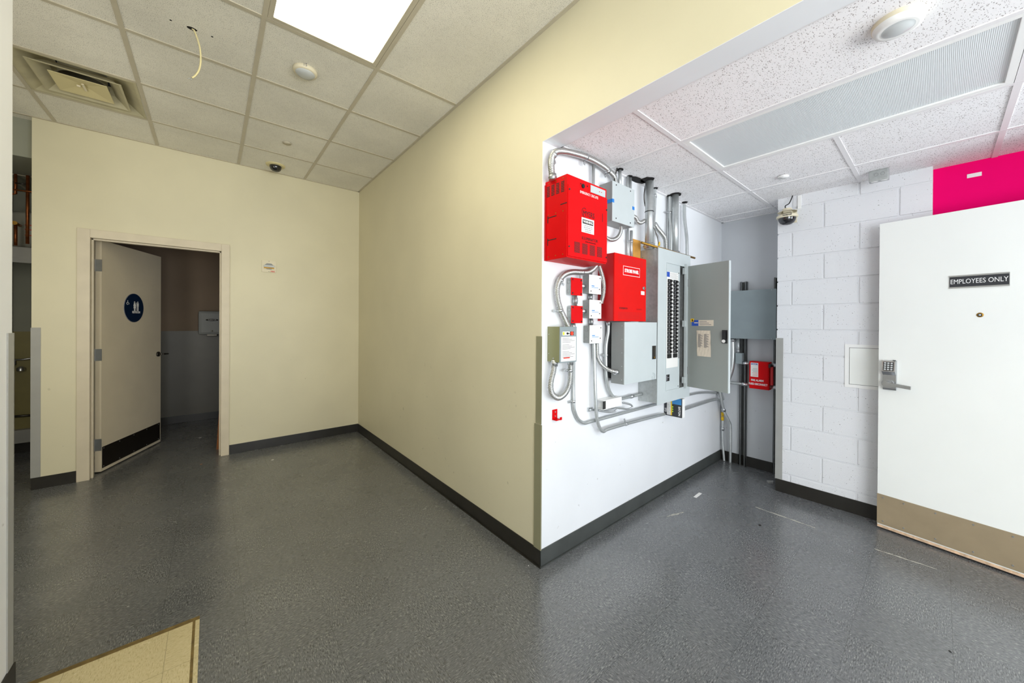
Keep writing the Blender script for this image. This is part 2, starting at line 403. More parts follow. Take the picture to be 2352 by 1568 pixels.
# rear wall with two unseen openings, added for the fill lamps (behind the camera)
b = MB(); b.box(-.75, -.4, -5.2, -5.05, 0, 3.2); b.box(1.3, 1.85, -5.2, -5.05, 0, 3.2); b.box(3.6, 4.25, -5.2, -5.05, 0, 3.2)
b.box(-.4, 1.3, -5.2, -5.05, 2.6, 3.2); b.box(1.85, 3.6, -5.2, -5.05, 2.5, 3.2); b.box(-.4, 1.3, -5.2, -5.05, 0, .4); b.box(1.85, 3.6, -5.2, -5.05, 0, .4)
struct('wall_front', b, 'white_wall')
# block wall: one mesh of blocks with recessed mortar joints
b = MB(); b.box(WE+.007, 4.2, .04, .9, 0, 2.7, 0)
BH = .2032; zc = 1.42-(0.0); 
z0 = .115-.2032; row = 0
r0 = atX(1786, 593.5, WE).z; z0 = r0 - BH*12
for row in range(0, 20):
    za, zb = z0+row*BH, z0+(row+1)*BH
    if zb < 0.01: continue
    off = .0 if (row % 2 == 0) else .2032
    yj = .805-off
    ys = [yj+.4064*k for k in range(-3, 3)]
    for ya, yb in zip(ys, ys[1:]):
        a, c2 = max(ya+.0055, .04), min(yb-.0055, .905)
        if c2-a > .01: b.box(WE, WE+.02, a, c2, max(za+.0055, 0), min(zb-.0055, 2.69), 0, bev=.0045)
struct('wall_block', b, 'block')
# restroom and closet beyond the back wall
b = MB(); b.box(-1.149, -1.0, 5.0, 6.85, 0, ZL, 0); b.box(-1.0, -.99, 5.0, 6.842, 0, 1.285, 1); struct('wall_restroom_left', b, ['restroom_wall', 'wainscot'])
b = MB(); b.box(.62, .72, 5.0, 6.85, 0, ZL, 0); b.box(.61, .62, 5.0, 6.842, 0, 1.285, 1); struct('wall_restroom_right', b, ['restroom_wall', 'wainscot'])
b = MB(); b.box(-1.149, .72, 6.85, 6.95, 1.285, ZL, 0); b.box(-1.149, .72, 6.842, 6.95, 0, 1.285, 1); struct('wall_restroom_back', b, ['restroom_wall', 'wainscot'])
b = MB(); b.box(-1.0, .62, 5.0, 6.85, 2.43, 2.47); struct('ceiling_restroom', b, 'restroom_wall')
YB = 6.35
b = MB(); b.box(-2.3, -1.149, YB, YB+.1, 1.30, ZL, 0); b.box(-2.3, -1.149, YB-.006, YB+.1, .0, 1.30, 1); struct('wall_closet_back', b, ['closet_wall', 'closet_panel'])
xw = atY(30, 800, YB).x; b = MB(); b.box(-2.3, xw, 5.06, YB-.007, 1.30, 2.80, 0); b.box(-2.3, xw+.004, 5.06, YB-.007, 0, 1.30, 1); struct('wall_closet_left', b, ['closet_wall', 'closet_panel'])
b = MB(); b.box(-2.3, -1.149, 4.98, 5.06, 2.80, ZL, 0); struct('wall_closet_header', b, ['closet_wall'])  # header is cream wall; its dimmer light is put into the darker colour
b = MB(); b.box(-2.3, -1.149, 5.06, YB, 2.80, 2.84, 0); b.box(-2.3, -1.149, 5.62, 5.645, 2.796, 2.80, 1); b.box(-1.5, -1.475, 5.06, YB, 2.796, 2.80, 1); struct('ceiling_closet', b, ['closet_wall', 'tee_left'])
# baseboards
def baseb(name, x0, x1, y0, y1, m='base', h=.1): b = MB(); b.box(x0, x1, y0, y1, 0, h, bev=.002); return struct(name, b, m)
baseb('baseboard_back', -1.149, -.903, WA-.006, WA); baseb('baseboard_back_right', .153, WB, WA-.006, WA)
b = MB(); b.box(WB-.006, WB, WC-.006, WA-.006, 0, .1, bev=.002); b.box(WB-.014, WB-.006, WC-.012, WA-.006, 0, .006); struct('baseboard_middle', b, 'base')
b = MB(); b.box(WB-.006, WD-.006, WC-.006, WC, 0, .1, bev=.002); b.box(WB-.012, WD-.006, WC-.016, WC-.006, 0, .007); struct('baseboard_electrical', b, 'base_grey')
baseb('baseboard_alcove', WD-.006, WD, .9, WC-.006)
baseb('baseboard_block', WE-.007, WE, .04, .905, h=.105)
baseb('baseboard_restroom', -.99, .61, 6.832, 6.842, h=.1)
baseb('baseboard_closet', -2.3, -1.149, YB-.02, YB-.006)
b = MB(); b.box(-.583, -.575, -5.0, 2.292, 0, .1, bev=.003); b.box(-.75, -.575, 2.286, 2.294, 0, .1, bev=.003); struct('baseboard_left', b, 'base')
# corner guards
b = MB(); b.box(-1.153, -1.10, WA-.004, WA, .1, 1.36, bev=.001); b.box(-1.153, -1.149, WA, 4.94, .1, 1.36); struct('trim_2', b, 'guard')
b = MB(); b.box(-.583, -.579, 2.235, 2.29, .1, 1.372, bev=.001); b.box(-.64, -.579, 2.286, 2.290, .1, 1.372); struct('trim_3', b, 'guard')
b = MB(); b.box(WB-.004, WB-.0005, WC-.004, 1.535, .833, 1.345); struct('trim_4', b, 'guard_olive')
b = MB(); b.box(WB-.008, WB-.0005, WC-.008, 1.542, .1, .829); struct('trim_5', b, 'guard_olive')
b = MB(); b.box(WE-.004, WE, .858, .909, .1, 1.308, bev=.001); b.box(WE, WE+.05, .905, .909, .1, 1.308)
struct('trim_6', b, 'guard')

# ---------------------------------------------------------------- ceilings and grids
def ceiling(name, x0, x1, y0, y1, z, m, holes):
    b = MB(); xs = sorted({x0, x1}|{h[0] for h in holes}|{h[1] for h in holes}); ys = sorted({y0, y1}|{h[2] for h in holes}|{h[3] for h in holes})
    for xa, xb in zip(xs, xs[1:]):
        for ya, yb in zip(ys, ys[1:]):
            if any(h[0] <= xa and xb <= h[1] and h[2] <= ya and yb <= h[3] for h in holes): continue
            b.box(xa, xb, ya, yb, z, z+.02)
    return struct(name, b, m)
GX, GY, PIT_L = .2238, 2.4371, .6245
gxl = [GX+PIT_L*k for k in range(-4, 3)]; gyl = [GY+PIT_L*k for k in range(-12, 5)]
lx0, lx1, ly0, ly1 = GX, GX+PIT_L, GY-2*PIT_L, GY                       # lit troffer
dx0, dx1, dy0, dy1 = GX-2*PIT_L, GX-PIT_L, GY+2*PIT_L, GY+3*PIT_L       # air diffuser
ry0, ry1 = GY-8*PIT_L, GY-6*PIT_L
ceiling('ceiling_left', -2.3, WB, -5.2, 5.0, ZL, 'ceil_left', [(lx0, lx1, ly0, ly1), (dx0, dx1, dy0, dy1), (lx0, lx1, ry0, ry1)])
def grid(name, xs, ys, x0, x1, y0, y1, z, m, skip=()):
    b = MB(); w = .012
    for x in xs:
        if x0 < x < x1: b.box(x-w, x+w, y0, y1, z-.005, z+.001, 0)
    for y in ys:
        segs = [(x0, x1)]
        for (sy, a, c2) in skip:
            if abs(sy-y) < .01: segs = [(x0, a), (c2, x1)]
        for a, c2 in segs:
            if y0 < y < y1 and c2 > a: b.box(a, c2, y-w, y+w, z-.0046, z+.001, 0)
    # wall angle
    b.box(x0, x0+.02, y0, y1, z-.006, z); b.box(x1-.02, x1, y0, y1, z-.006, z); b.box(x0, x1, y1-.02, y1, z-.006, z)
    return struct(name, b, m)
grid('trim_7', gxl, [y for y in gyl if abs(y-(ly0+PIT_L)) > .01], -2.2, WB, -5.05, WA, ZL, 'tee_left')
GRX, GRY, PR_ = 2.114, .995, .604
gxr = [GRX+PR_*k for k in range(0, 4)]; gyr = [GRY-PR_*k for k in (0, 2, 4, 6, 8)]
tx0, tx1, ty0, ty1 = GRX, GRX+PR_, GRY-2*PR_, GRY
ceiling('ceiling_right', 1.61, 4.25, -5.2, WC, ZR, 'ceil_right', [(tx0, tx1, ty0, ty1)])
b = MB(); w = .012
for x in gxr: b.box(x-w, x+w, -5.05, WC, ZR-.005, ZR+.001)
for y in gyr: b.box(1.61, WD, y-w, y+w, ZR-.0046, ZR+.001)
for y in (GRY-PR_, ): b.box(GRX+PR_, WD, y-w, y+w, ZR-.0046, ZR+.001)
b.box(1.61, WD, WC-.022, WC, ZR-.006, ZR); b.box(WD-.022, WD, .9, WC, ZR-.006, ZR); b.box(1.61, 1.632, -5.05, WC, ZR-.006, ZR)
struct('trim_8', b, 'tee_right')

# ================================================================ LEFT ROOM THINGS
def troffer(label, x0, x1, y0, y1, z, lit):
    t = thing('ceiling_light', label, 'ceiling light', ((x0+x1)/2, (y0+y1)/2, z))
    fm = 'tee_left' if lit else 'white'; e = .026; b = MB()
    b.box(x0+.013, x0+e+.013, y0+.013, y1-.013, z-.004, z+.012, bev=.002); b.box(x1-e-.013, x1-.013, y0+.013, y1-.013, z-.004, z+.012, bev=.002)
    b.box(x0+e+.013, x1-e-.013, y0+.013, y0+e+.013, z-.004, z+.012, bev=.002); b.box(x0+e+.013, x1-e-.013, y1-e-.013, y1-.013, z-.004, z+.012, bev=.002)
    mesh_obj('frame', b, fm, t)
    b = MB(); b.box(x0+e+.012, x1-e-.012, y0+e+.012, y1-e-.012, z+.004, z+.010); mesh_obj('diffuser', b, 'diffuser_on' if lit else 'diffuser_off', t)
    b = MB(); b.box(x0, x1, y0, y1, z+.02, z+.1); mesh_obj('housing', b, 'white', t)
    return t
troffer('brightly lit white troffer in the yellowed tile ceiling above the entry', lx0, lx1, ly0, ly1, ZL, True)
troffer('unseen lit troffer added in the tile ceiling behind the photographer', lx0, lx1, ry0, ry1, ZL, True)  # unseen fixture, added to go with the rear fill lamp
# air diffuser
t = thing('air_diffuser', 'dusty square ceiling air diffuser with nested cones and exposed duct', 'air vent', ((dx0+dx1)/2, (dy0+dy1)/2, ZL))
cxx, cyy = (dx0+dx1)/2, (dy0+dy1)/2
def sqring(b, ho, hi, zo, zi, th=.0015, m=0):
    o_ = [(cxx-ho, cyy-ho, zo), (cxx+ho, cyy-ho, zo), (cxx+ho, cyy+ho, zo), (cxx-ho, cyy+ho, zo)]; i_ = [(cxx-hi, cyy-hi, zi), (cxx+hi, cyy-hi, zi), (cxx+hi, cyy+hi, zi), (cxx-hi, cyy+hi, zi)]
    for k in range(4): b.prism([o_[k], o_[(k+1) % 4], i_[(k+1) % 4], i_[k]], (0, 0, th), m)
b = MB(); sqring(b, .299, .283, ZL-.004, ZL-.004); sqring(b, .283, .12, ZL-.004, ZL+.1); mesh_obj('frame', b, 'vent', t)
b = MB(); sqring(b, .215, .203, ZL-.012, ZL-.012, .003); sqring(b, .203, .14, ZL-.012, ZL+.045); mesh_obj('cone', b, 'vent', t)
b = MB(); sqring(b, .135, .128, ZL-.018, ZL-.018, .003); sqring(b, .128, .005, ZL-.018, ZL+.004); mesh_obj('centre_plate', b, 'cable', t)
b = MB(); b.box(cxx-.03, cxx-.012, cyy-.005, cyy+.005, ZL-.016, ZL-.006); b.box(cxx+.0, cxx+.012, cyy-.05, cyy+.05, ZL-.014, ZL-.008); mesh_obj('clip', b, 'beige', t)
b = MB(); b.lathe([(.118, 0), (.118, .12)], (cxx, cyy, ZL+.03), ZP, 32); b.lathe([(.13, 0), (.118, 0)], (cxx, cyy, ZL+.03), ZP, 32); b.box(cxx-.3, cxx+.3, cyy-.3, cyy+.3, ZL+.15, ZL+.16, 1); mesh_obj('duct_collar', b, ['duct', 'hole'], t)
for sx_ in (-1, 1):
    b = MB(); b.prism([(cxx+sx_*.11, cyy-.02, ZL+.03), (cxx+sx_*.07, cyy-.05, ZL+.012), (cxx+sx_*.055, cyy-.03, ZL+.012), (cxx+sx_*.09, cyy+.0, ZL+.03)], (0, 0, .002)); mesh_obj('bracket', b, 'zinc', t)
# occupancy sensor
def sensor(label, p, R, h, body, n15=False, crown=False):
    t = thing('occupancy_sensor', label, 'motion sensor', p)
    b = MB(); b.lathe([(R*.9, 0), (R, -h*.12), (R*1.0, -h*.45), (R*.93, -h*.66), (R*.8, -h*.72)] if not crown else [(R, 0), (R, -h*.38), (R*.97, -h*.42)], p, ZP, 48); mesh_obj('base', b, body, t)
    b = MB()
    if crown: b.lathe([(R*.97, -h*.42), (R*.95, -h*.5), (R*.9, -h*.8), (R*.72, -h*.9), (R*.62, -h*.86), (R*.5, -h*1.0), (R*.25, -h*1.12), (0, -h*1.16)], p, ZP, 48, mats=[0, 0, 0, 0, 1, 1, 1])
    else: b.lathe([(R*.8, -h*.72), (R*.72, -h*.9), (R*.4, -h*1.05), (0, -h*1.1)], p, ZP, 48)
    mesh_obj('lens', b, ['white', 'lens'] if crown else 'lens', t); return t
p = atZ(701, 160, ZL); s = sensor('round cream occupancy sensor on the ceiling tile beside the lit troffer', p, .072, .04, 'beige')
d_ = Vector((p.x, p.y, 0)).normalized()
text('15', .028, Vector((p.x, p.y, ZL-.012))-d_*.0735, Vector((d_.y, -d_.x, 0)), ZP, 'greyink', s, 'number', sx=.9)
p = atZ(2063, 46, ZR); sensor('large round white occupancy sensor on the speckled tile near the unlit fixture', p, .068, .036, 'beige', crown=True)
# sprinkler covers
for (px, py, z, m, l) in ((659, 327, ZL, 'tee_left', 'small round sprinkler cover plate on the yellowed ceiling above the dome camera'), (1799, 404, ZR, 'white', 'small round white sprinkler cover plate on the bright ceiling near the block wall')):
    p = atZ(px, py, z); b = MB(); b.lathe([(.034, -.002), (.034, -.008), (.036, -.011), (0, -.012)], p, ZP, 32); b.lathe([(.028, 0), (.028, -.008)], p, ZP, 24, 1)
    tag(mesh_obj('sprinkler_cover', b, [m, 'gap']), l, 'sprinkler cover')
# ceiling dome camera (left)
p = atZ(633, 379, ZL); t = thing('dome_camera', 'small black dome camera with tan rim in the yellowed ceiling', 'security camera', p)
b = MB(); b.lathe([(.09, 0), (.088, -.008), (.068, -.014), (.055, -.014)], p, ZP, 40); mesh_obj('trim_ring', b, 'cable', t)
b = MB(); b.lathe([(.056, -.012), (.055, -.03), (.047, -.052), (.03, -.067), (0, -.073)], p, ZP, 40); mesh_obj('dome', b, 'dome', t)
# hanging cable
p = atZ(441, 66, ZL); pts = [p]
for (x, y) in ((447, 72), (458, 105), (461, 135), (458, 158), (450, 172), (441, 179)): q = atY(x, y, p.y+.0); pts.append(q)
t = thing('hanging_cable', 'loose cream cable hanging out of a hole in the ceiling tile', 'cable', p)
b = MB(); b.tube(pts, .0045, 10); mesh_obj('sheath', b, 'cable', t)
b = MB()
for dx_ in (-.006, 0, .006): b.tube([pts[-1], pts[-1]+Vector((-.012+dx_, dx_, -.008-abs(dx_)))], .0012, 6, curve=False)
mesh_obj('bare_wire', b, 'zinc', t)
b = MB(); b.lathe([(.018, 0), (.0, -.0012)], p, ZP, 20, scale=(1.3, .8)); mesh_obj('ceiling_hole', b, 'hole', t)
for k in (-1, 1): pp = p+Vector((.09*k, 0, 0)); b = MB(); b.lathe([(.006, 0), (0, -.001)], pp, ZP, 12); mesh_obj('screw_hole', b, 'hole', t)
# fire strobe on wall
q0, q1, q2 = atY(601, 597, WA), atY(634, 601, WA), atY(601, 624, WA)
t = thing('fire_strobe', 'small square cream fire strobe plate on the wall right of the restroom door', 'fire strobe', ((q0.x+q1.x)/2, WA, q2.z))
x0, x1, z1_, z0_ = q0.x, q1.x, q0.z, q2.z; xm, zm = (x0+x1)/2, (z0_+z1_)/2
b = MB(); b.box(x0, x1, WA-.012, WA, z0_, z1_, bev=.002); mesh_obj('plate', b, 'beige', t)
b = MB(); hx, hz = .042, .033
b.prism([(xm-hx*.5, WA-.012, zm+hz), (xm+hx*.5, WA-.012, zm+hz), (xm+hx, WA-.012, zm+hz*.4), (xm+hx, WA-.012, zm-hz*.4), (xm+hx*.5, WA-.012, zm-hz), (xm-hx*.5, WA-.012, zm-hz), (xm-hx, WA-.012, zm-hz*.4), (xm-hx, WA-.012, zm+hz*.4)], (0, -.004, 0)); mesh_obj('bezel', b, 'grey_side', t)
b = MB(); b.box(xm-.05, xm+.05, WA-.032, WA-.012, zm-.011, zm+.012, bev=.005); mesh_obj('flash_lens', b, 'lens', t)
b = MB(); b.box(xm-.048, xm+.048, WA-.02, WA-.014, zm-.024, zm-.012); mesh_obj('slot', b, 'brass', t)
for zz in (z0_+.008, z1_-.008): b = MB(); b.cyl((xm, WA-.012, zz), (xm, WA-.0145, zz), .003); mesh_obj('screw', b, 'ink', t)
text('FIRE', .02, (x1-.032, WA-.0125, z0_+.010), XP, ZP, 'redink', t, sx=1.1, bold=.0006)

# ---------------------------------------------------------------- restroom door
t = thing('door_1', 'open tan restroom door in its cream metal frame', 'door', (-.36, WA, 0)); t['kind'] = 'structure'
fx0, fx1, fz = -.903, .152, 2.237; ix0, ix1, iz = -.826, .083, 2.162
b = MB()
b.box(fx0, ix0, WA-.014, WA, 0, fz, bev=.003); b.box(ix1, fx1, WA-.014, WA, 0, fz, bev=.003); b.box(ix0, ix1, WA-.014, WA, iz, fz, bev=.003)
b.box(ix0-.02, ix0, WA, 5.03, 0, iz+.02); b.box(ix1, ix1+.02, WA, 5.03, 0, iz+.02); b.box(ix0-.02, ix1+.02, WA, 5.03, iz, iz+.02)
b.box(ix0, ix0+.014, WA+.03, WA+.075, 0, iz, bev=.002); b.box(ix1-.014, ix1, WA+.03, WA+.075, 0, iz, bev=.002); b.box(ix0, ix1, WA+.03, WA+.075, iz-.014, iz, bev=.002)
mesh_obj('door_frame', b, 'frame', t)
H0 = atZ(232, 1083, .012); E0 = atZ(369, 1013, .012); H0.z = 0; E0.z = 0
dd = (E0-H0).normalized(); nn = Vector((dd.y, -dd.x, 0))          # nn faces the hall
def DP(px, py): q = atP(px, py, H0, nn); return q
W_ = .905; ztop = DP(370, 590).z
def leafbox(b, s0, s1, n0, n1, z0, z1, m=0, dd=dd, nn=nn, H=H0):
    P = [H+dd*s+nn*n for s, n in ((s0, n0), (s1, n0), (s1, n1), (s0, n1))]
    b.prism([(q.x, q.y, z0) for q in P], (0, 0, z1-z0), m)
b = MB(); leafbox(b, 0, W_, -.045, 0, .012, ztop); leaf = mesh_obj('door_leaf', b, 'leaf', t)
b = MB(); kz = DP(235, 1026).z; leafbox(b, .012, W_-.015, 0, .0015, .04, kz); kp = mesh_obj('kick_plate', b, 'kick_dark', leaf)
b = MB()
for zz in (.055, kz-.015):
    for k in range(5): 
        q = H0+dd*(.03+(W_-.075)*k/4)+nn*.0015; b.cyl((q.x, q.y, zz), (q.x+nn.x*.002, q.y+nn.y*.002, zz), .0042, 10)
mesh_obj('kick_plate_screw', b, 'zinc', leaf)
for py in (609, 815, 1022):
    q = atP(222, py, H0, dd); zc = q.z; b = MB()
    leafbox(b, -.0015, 0, -.043, .004, zc-.055, zc+.055)
    q1 = Vector((ix0+.001, WA+.077, 0)); q2 = H0-nn*.043
    b.prism([(q1.x, q1.y, zc-.055), (q2.x, q2.y, zc-.055), (q2.x, q2.y+.002, zc-.055), (q1.x, q1.y+.002, zc-.055)], (0, 0, .11))
    k0 = H0-nn*.05-dd*.004; b.cyl((k0.x, k0.y, zc-.057), (k0.x, k0.y, zc+.057), .006, 12)
    mesh_obj('hinge', b, 'steel', leaf)
q = DP(362, 813); b = MB(); b.cyl(q, q+nn*.012, .028, 24); b.cyl(q+nn*.01, q+nn*.05, .010, 12)
a_ = q+nn*.05; b.tube([a_, a_+dd*(.05)-ZP*.001, a_+dd*.098-ZP*.004], [.010]*11+[.008]*10, 12); mesh_obj('lever_handle', b, 'darksteel', leaf)
# round restroom sign (own thing)
q = DP(307, 707); t = thing('restroom_sign', 'round navy restroom sign with white pictograms on the open tan door', 'sign', q)
b = MB(); b.lathe([(.15, 0), (.15, .004), (.147, .005)], q, nn, 48); b.lathe([(.147, .005), (0, .005)], q, nn, 48, 1); mesh_obj('disc', b, ['greyink', 'restroom_blue'], t)
o_ = q+nn*.0052
def pict(b, x, z, kind):
    def P(u, v): return o_+dd*(x+u)+ZP*(z+v)
    b.lathe([(.0075, 0), (.0075, .001), (0, .001)], P(0, .047), nn, 14)
    if kind == 'm': shp = [[(-.013, .037), (.013, .037), (.013, .003), (.009, .003), (.009, -.045), (.0015, -.045), (.0015, -.005), (-.0015, -.005), (-.0015, -.045), (-.009, -.045), (-.009, .003), (-.013, .003)]]
    else: shp = [[(-.009, .037), (.009, .037), (.018, .005), (.013, .003), (.007, .022), (.017, -.018), (.008, -.018), (.008, -.045), (.001, -.045), (.001, -.018), (-.001, -.018), (-.001, -.045), (-.008, -.045), (-.008, -.018), (-.017, -.018), (-.007, .022), (-.013, .003), (-.018, .005)]]
    for s_ in shp: b.prism([P(u, v) for u, v in s_], nn*.001)
b = MB(); pict(b, .005, .015, 'w'); pict(b, .055, .015, 'm')
b.prism([o_+dd*.029+ZP*.06, o_+dd*.032+ZP*.06, o_+dd*.032-ZP*.03, o_+dd*.029-ZP*.03], nn*.001)
# wheelchair mark
P = lambda u, v: o_+dd*(-.092+u)+ZP*(.05+v)
b.lathe([(.004, 0), (.004, .001), (0, .001)], P(-.006, .022), nn, 10); b.tube([P(-.006, .015), P(-.003, .0), P(.01, .0), P(.016, -.014)], .0018, 6, curve=False)
b.tube([P(-.008+.013*math.cos(a), -.006+.013*math.sin(a)) for a in [math.radians(120+20*i) for i in range(12)]], .0016, 6, curve=False)
mesh_obj('pictogram', b, 'white', t)
text('RESTROOM', .033, o_+dd*.03-ZP*.045, dd, ZP, 'white', t, sx=.72, bold=.0007)
# restroom contents
q0, q1 = atY(456, 714, 6.84), atY(503, 768, 6.84)
t = thing('hand_dryer', 'grey wall-mounted hand dryer seen in the dark restroom', 'hand dryer', (q0.x+.14, 6.84, q1.z))
X0, X1, Z0, Z1 = q0.x, q0.x+.30, q1.z+.005, q0.z
b = MB(); b.box(X0, X1, 6.68, 6.842, Z0, Z1, bev=.035); mesh_obj('cover', b, 'grey_side', t)
b = MB(); zc_ = Z0+(Z1-Z0)*.62; b.lathe([(.07, 0), (.066, .004), (0, .005)], ((X0+X1)/2, 6.68, zc_), YN, 32, scale=(1, .22) if False else (.22, 1)); nb = mesh_obj('name_badge', b, 'black', t)
text('XLERATOR', .022, ((X0+X1)/2, 6.6745, zc_), XP, ZP, 'white', t, sx=.85)
b = MB(); b.box((X0+X1)/2-.06, (X0+X1)/2+.06, 6.69, 6.75, Z0-.025, Z0+.01, bev=.008); b.lathe([(.012, 0), (0, .004)], ((X0+X1)/2, 6.678, Z0+.05), YN, 16); mesh_obj('air_nozzle', b, 'darksteel', t)
a0 = atY(497, 1026, 5.15); a0.z = 0; b = MB(); a1 = Vector((.0795, 5.08, 1.35))
b.prism([a0, a0+Vector((.035, 0, 0)), a0+Vector((.035, .02, 0)), a0+Vector((0, .02, 0))], a1-a0-Vector((.0, 0, 0))+Vector((.04, .05, 0))); tag(mesh_obj('wooden_stick', b, 'wood'), 'orange-brown wooden stick leaning inside the restroom doorway by the right jamb', 'stick')
t = thing('ceiling_light', 'unlit ceiling fixture just visible above the open restroom door', 'ceiling light', (-.25, 6.1, 2.43))
b = MB(); b.box(-.55, .05, 5.8, 6.4, 2.40, 2.43, bev=.004); mesh_obj('frame', b, 'frame', t); b = MB(); b.box(-.52, .02, 5.83, 6.37, 2.396, 2.402); mesh_obj('diffuser', b, 'grey_side', t)

# ---------------------------------------------------------------- closet beyond the back wall
q = atY(45, 567, 5.75); zs = q.z; zf = atY(45, 603, 5.75).z
b = MB(); b.box(xw, -1.149, 5.75, YB-.002, zf+.12, zs, 0); b.box(xw, -1.149, 5.74, 5.765, zf, zs, 0, bev=.003); tag(mesh_obj('closet_shelf', b, 'guard'), 'pale grey high shelf carrying the water heater in the closet', 'shelf')
b = MB(); hc = atY(33, 480, 6.02); hc = Vector(((xw-1.149)/2+.01, 6.05, 0)); hz = atY(45, 481, 5.8).z
t = thing('water_heater', 'grey water heater tank standing on the high closet shelf', 'water heater', (hc.x, hc.y, zs))
b.lathe([(0, 0), (.205, 0), (.205, hz-zs-.03), (.185, hz-zs), (0, hz-zs+.01)], (hc.x, hc.y, zs), ZP, 40); mesh_obj('tank', b, 'tank', t)
va = Vector((-hc.x, -hc.y, 0)).normalized(); sd = Vector((-va.y, va.x, 0)); fr = hc+va*.207
b = MB()
for zz in (.78, .66): b.prism([fr+sd*(.02)+ZP*(zs+(hz-zs)*zz), fr+sd*(.15)-va*.045+ZP*(zs+(hz-zs)*zz), fr+sd*(.15)-va*.045+ZP*(zs+(hz-zs)*(zz+.08)), fr+sd*.02+ZP*(zs+(hz-zs)*(zz+.08))], va*.002)
mesh_obj('rating_label', b, 'guard', t)
b = MB()
for zz in (.5, .62, .35): b.prism([fr-sd*(.09)-va*.012+ZP*(zs+(hz-zs)*zz), fr-sd*(.04)+ZP*(zs+(hz-zs)*zz), fr-sd*(.04)+ZP*(zs+(hz-zs)*(zz+.02)), fr-sd*.09-va*.012+ZP*(zs+(hz-zs)*(zz+.02))], va*.002)
mesh_obj('warning_stripe', b, 'redink', t)
def pipe(name, label, cat, pts, r, m, **kw):
    b = MB(); b.tube(pts, r, 12, curve=kw.get('curve', False)); return tag(mesh_obj(name, b, m), label, cat, kw.get('group'))
A = lambda x, y, Y: atY(x, y, Y)
pipe('copper_pipe', 'thick vertical copper pipe in front of the closet tank', 'pipe', [A(64, 392, 5.6), A(63, 560, 5.6)], .0115, 'copper')
pipe('copper_pipe', 'dark copper pipe with an elbow hanging left of the thick one', 'pipe', [A(36, 392, 5.62), A(36, 445, 5.62), A(30, 446, 5.62), A(17, 436, 5.62)], .010, 'copper')
pipe('copper_pipe', 'horizontal copper pipe run just under the closet ceiling', 'pipe', [A(5, 383, 5.58), (-1.150, 5.58, A(92, 396, 5.58).z)], .013, 'copper')
pipe('copper_pipe', 'thin bright copper line crossing the closet above the tank', 'pipe', [A(5, 432, 5.5), (-1.150, 5.5, A(92, 442, 5.5).z)], .007, 'copper')
pipe('copper_pipe', 'short dark rung of pipe linking the two hanging copper pipes', 'pipe', [A(35, 420, 5.61), A(65, 424, 5.61)], .007, 'darksteel')
q = A(36, 513, 5.68)
t = thing('drain_valve', 'brass relief valve with copper drop pipe on the tank front', 'valve', q)
b = MB(); b.tube([q+YP*.1, q, ], .014, 12, curve=False); b.cyl(q-YP*.01, q-YP*.03, .018, 16); b.tube([q-YP*.02, q-YP*.02+Vector((-.05, 0, .01)), q-YP*.02+Vector((-.06, 0, -.03))], .006, 8, curve=False); mesh_obj('valve_body', b, 'brass', t)
b = MB(); b.cyl(q-ZP*.0, Vector((q.x, q.y, zs+.002)), .011, 12); mesh_obj('drop_pipe', b, 'copper', t)
q = A(34, 826, YB-.03); q2 = A(71, 819, YB-.03)
t = thing('closet_faucet', 'thin pipe and small faucet body fixed low on the yellowed closet wall', 'faucet', q)
b = MB(); b.tube([q2+XP*.1, q+XP*.05, q, q-ZP*.05], .010, 10, curve=False); mesh_obj('supply_pipe', b, 'steel', t)
b = MB(); b.cyl(q-ZP*.05-XP*.02, q-ZP*.05-XP*.02-YP*.03, .02, 14); b.lathe([(.03, 0), (.03, .03), (.012, .045)], q-ZP*.12+XP*.04, ZP, 20); mesh_obj('faucet_body', b, 'zinc', t)
z1b = A(45, 988, YB-.09).z; z0b = A(45, 1018, YB-.09).z
b = MB(); b.box(xw, -1.149, YB-.09, YB-.007, z0b, z1b, bev=.006); tag(mesh_obj('wall_ledge', b, 'guard'), 'low white ledge along the foot of the closet wall', 'ledge')
q = A(45, 955, YB-.03); b = MB(); b.tube([A(5, 958, YB-.03), A(90, 952, YB-.03)], .012, 10, curve=False); tag(mesh_obj('closet_pipe', b, 'darksteel'), 'dark pipe running level above the low closet ledge', 'pipe')

# cream floor patch
c0 = atZ(459, 1413, 0); c0 = Vector((-.037, 2.288, 0))
t = thing('vinyl_patch', 'cream vinyl tile patch with grimy edges at the bottom left of the floor', 'floor patch', (-.3, 1.5, 0))
b = MB(); b.box(-.58, -.062, -1.0, 2.262, 0, .0015); mesh_obj('tiles', b, 'patch', t)
b = MB(); b.box(-.58, -.037, 2.262, 2.288, 0, .002); b.box(-.062, -.052, -1, 2.262, 0, .0012); mesh_obj('grime_edge', b, 'patch_edge', t)
b = MB(); b.box(-.052, -.037, -1.0, 2.262, 0, .002); mesh_obj('edge_strip', b, 'patch', t)

# ================================================================ RIGHT ROOM
troffer('long unlit white troffer with ribbed diffuser in the bright ceiling', tx0, tx1, ty0, ty1, ZR, False)

# ---- wall boxes; each built from its front rectangle at depth Yf, side from Yf to the wall
def enclosure(t, x0, x1, Yf, z0, z1, mats, name='enclosure', bev=.003, mside=0, back=WC):
    b = MB(); b.box(x0, x1, Yf, back, z0, z1, 0, bev=bev); return mesh_obj(name, b, mats, t)
def louvres(b, x0, x1, z0, z1, n, y, thick=.0012, m=0):
    for i in range(n):
        z = z0+(z1-z0)*(i+.5)/n; h = (z1-z0)/n*.27; b.box(x0, x1, y-thick, y, z-h, z+h, m)
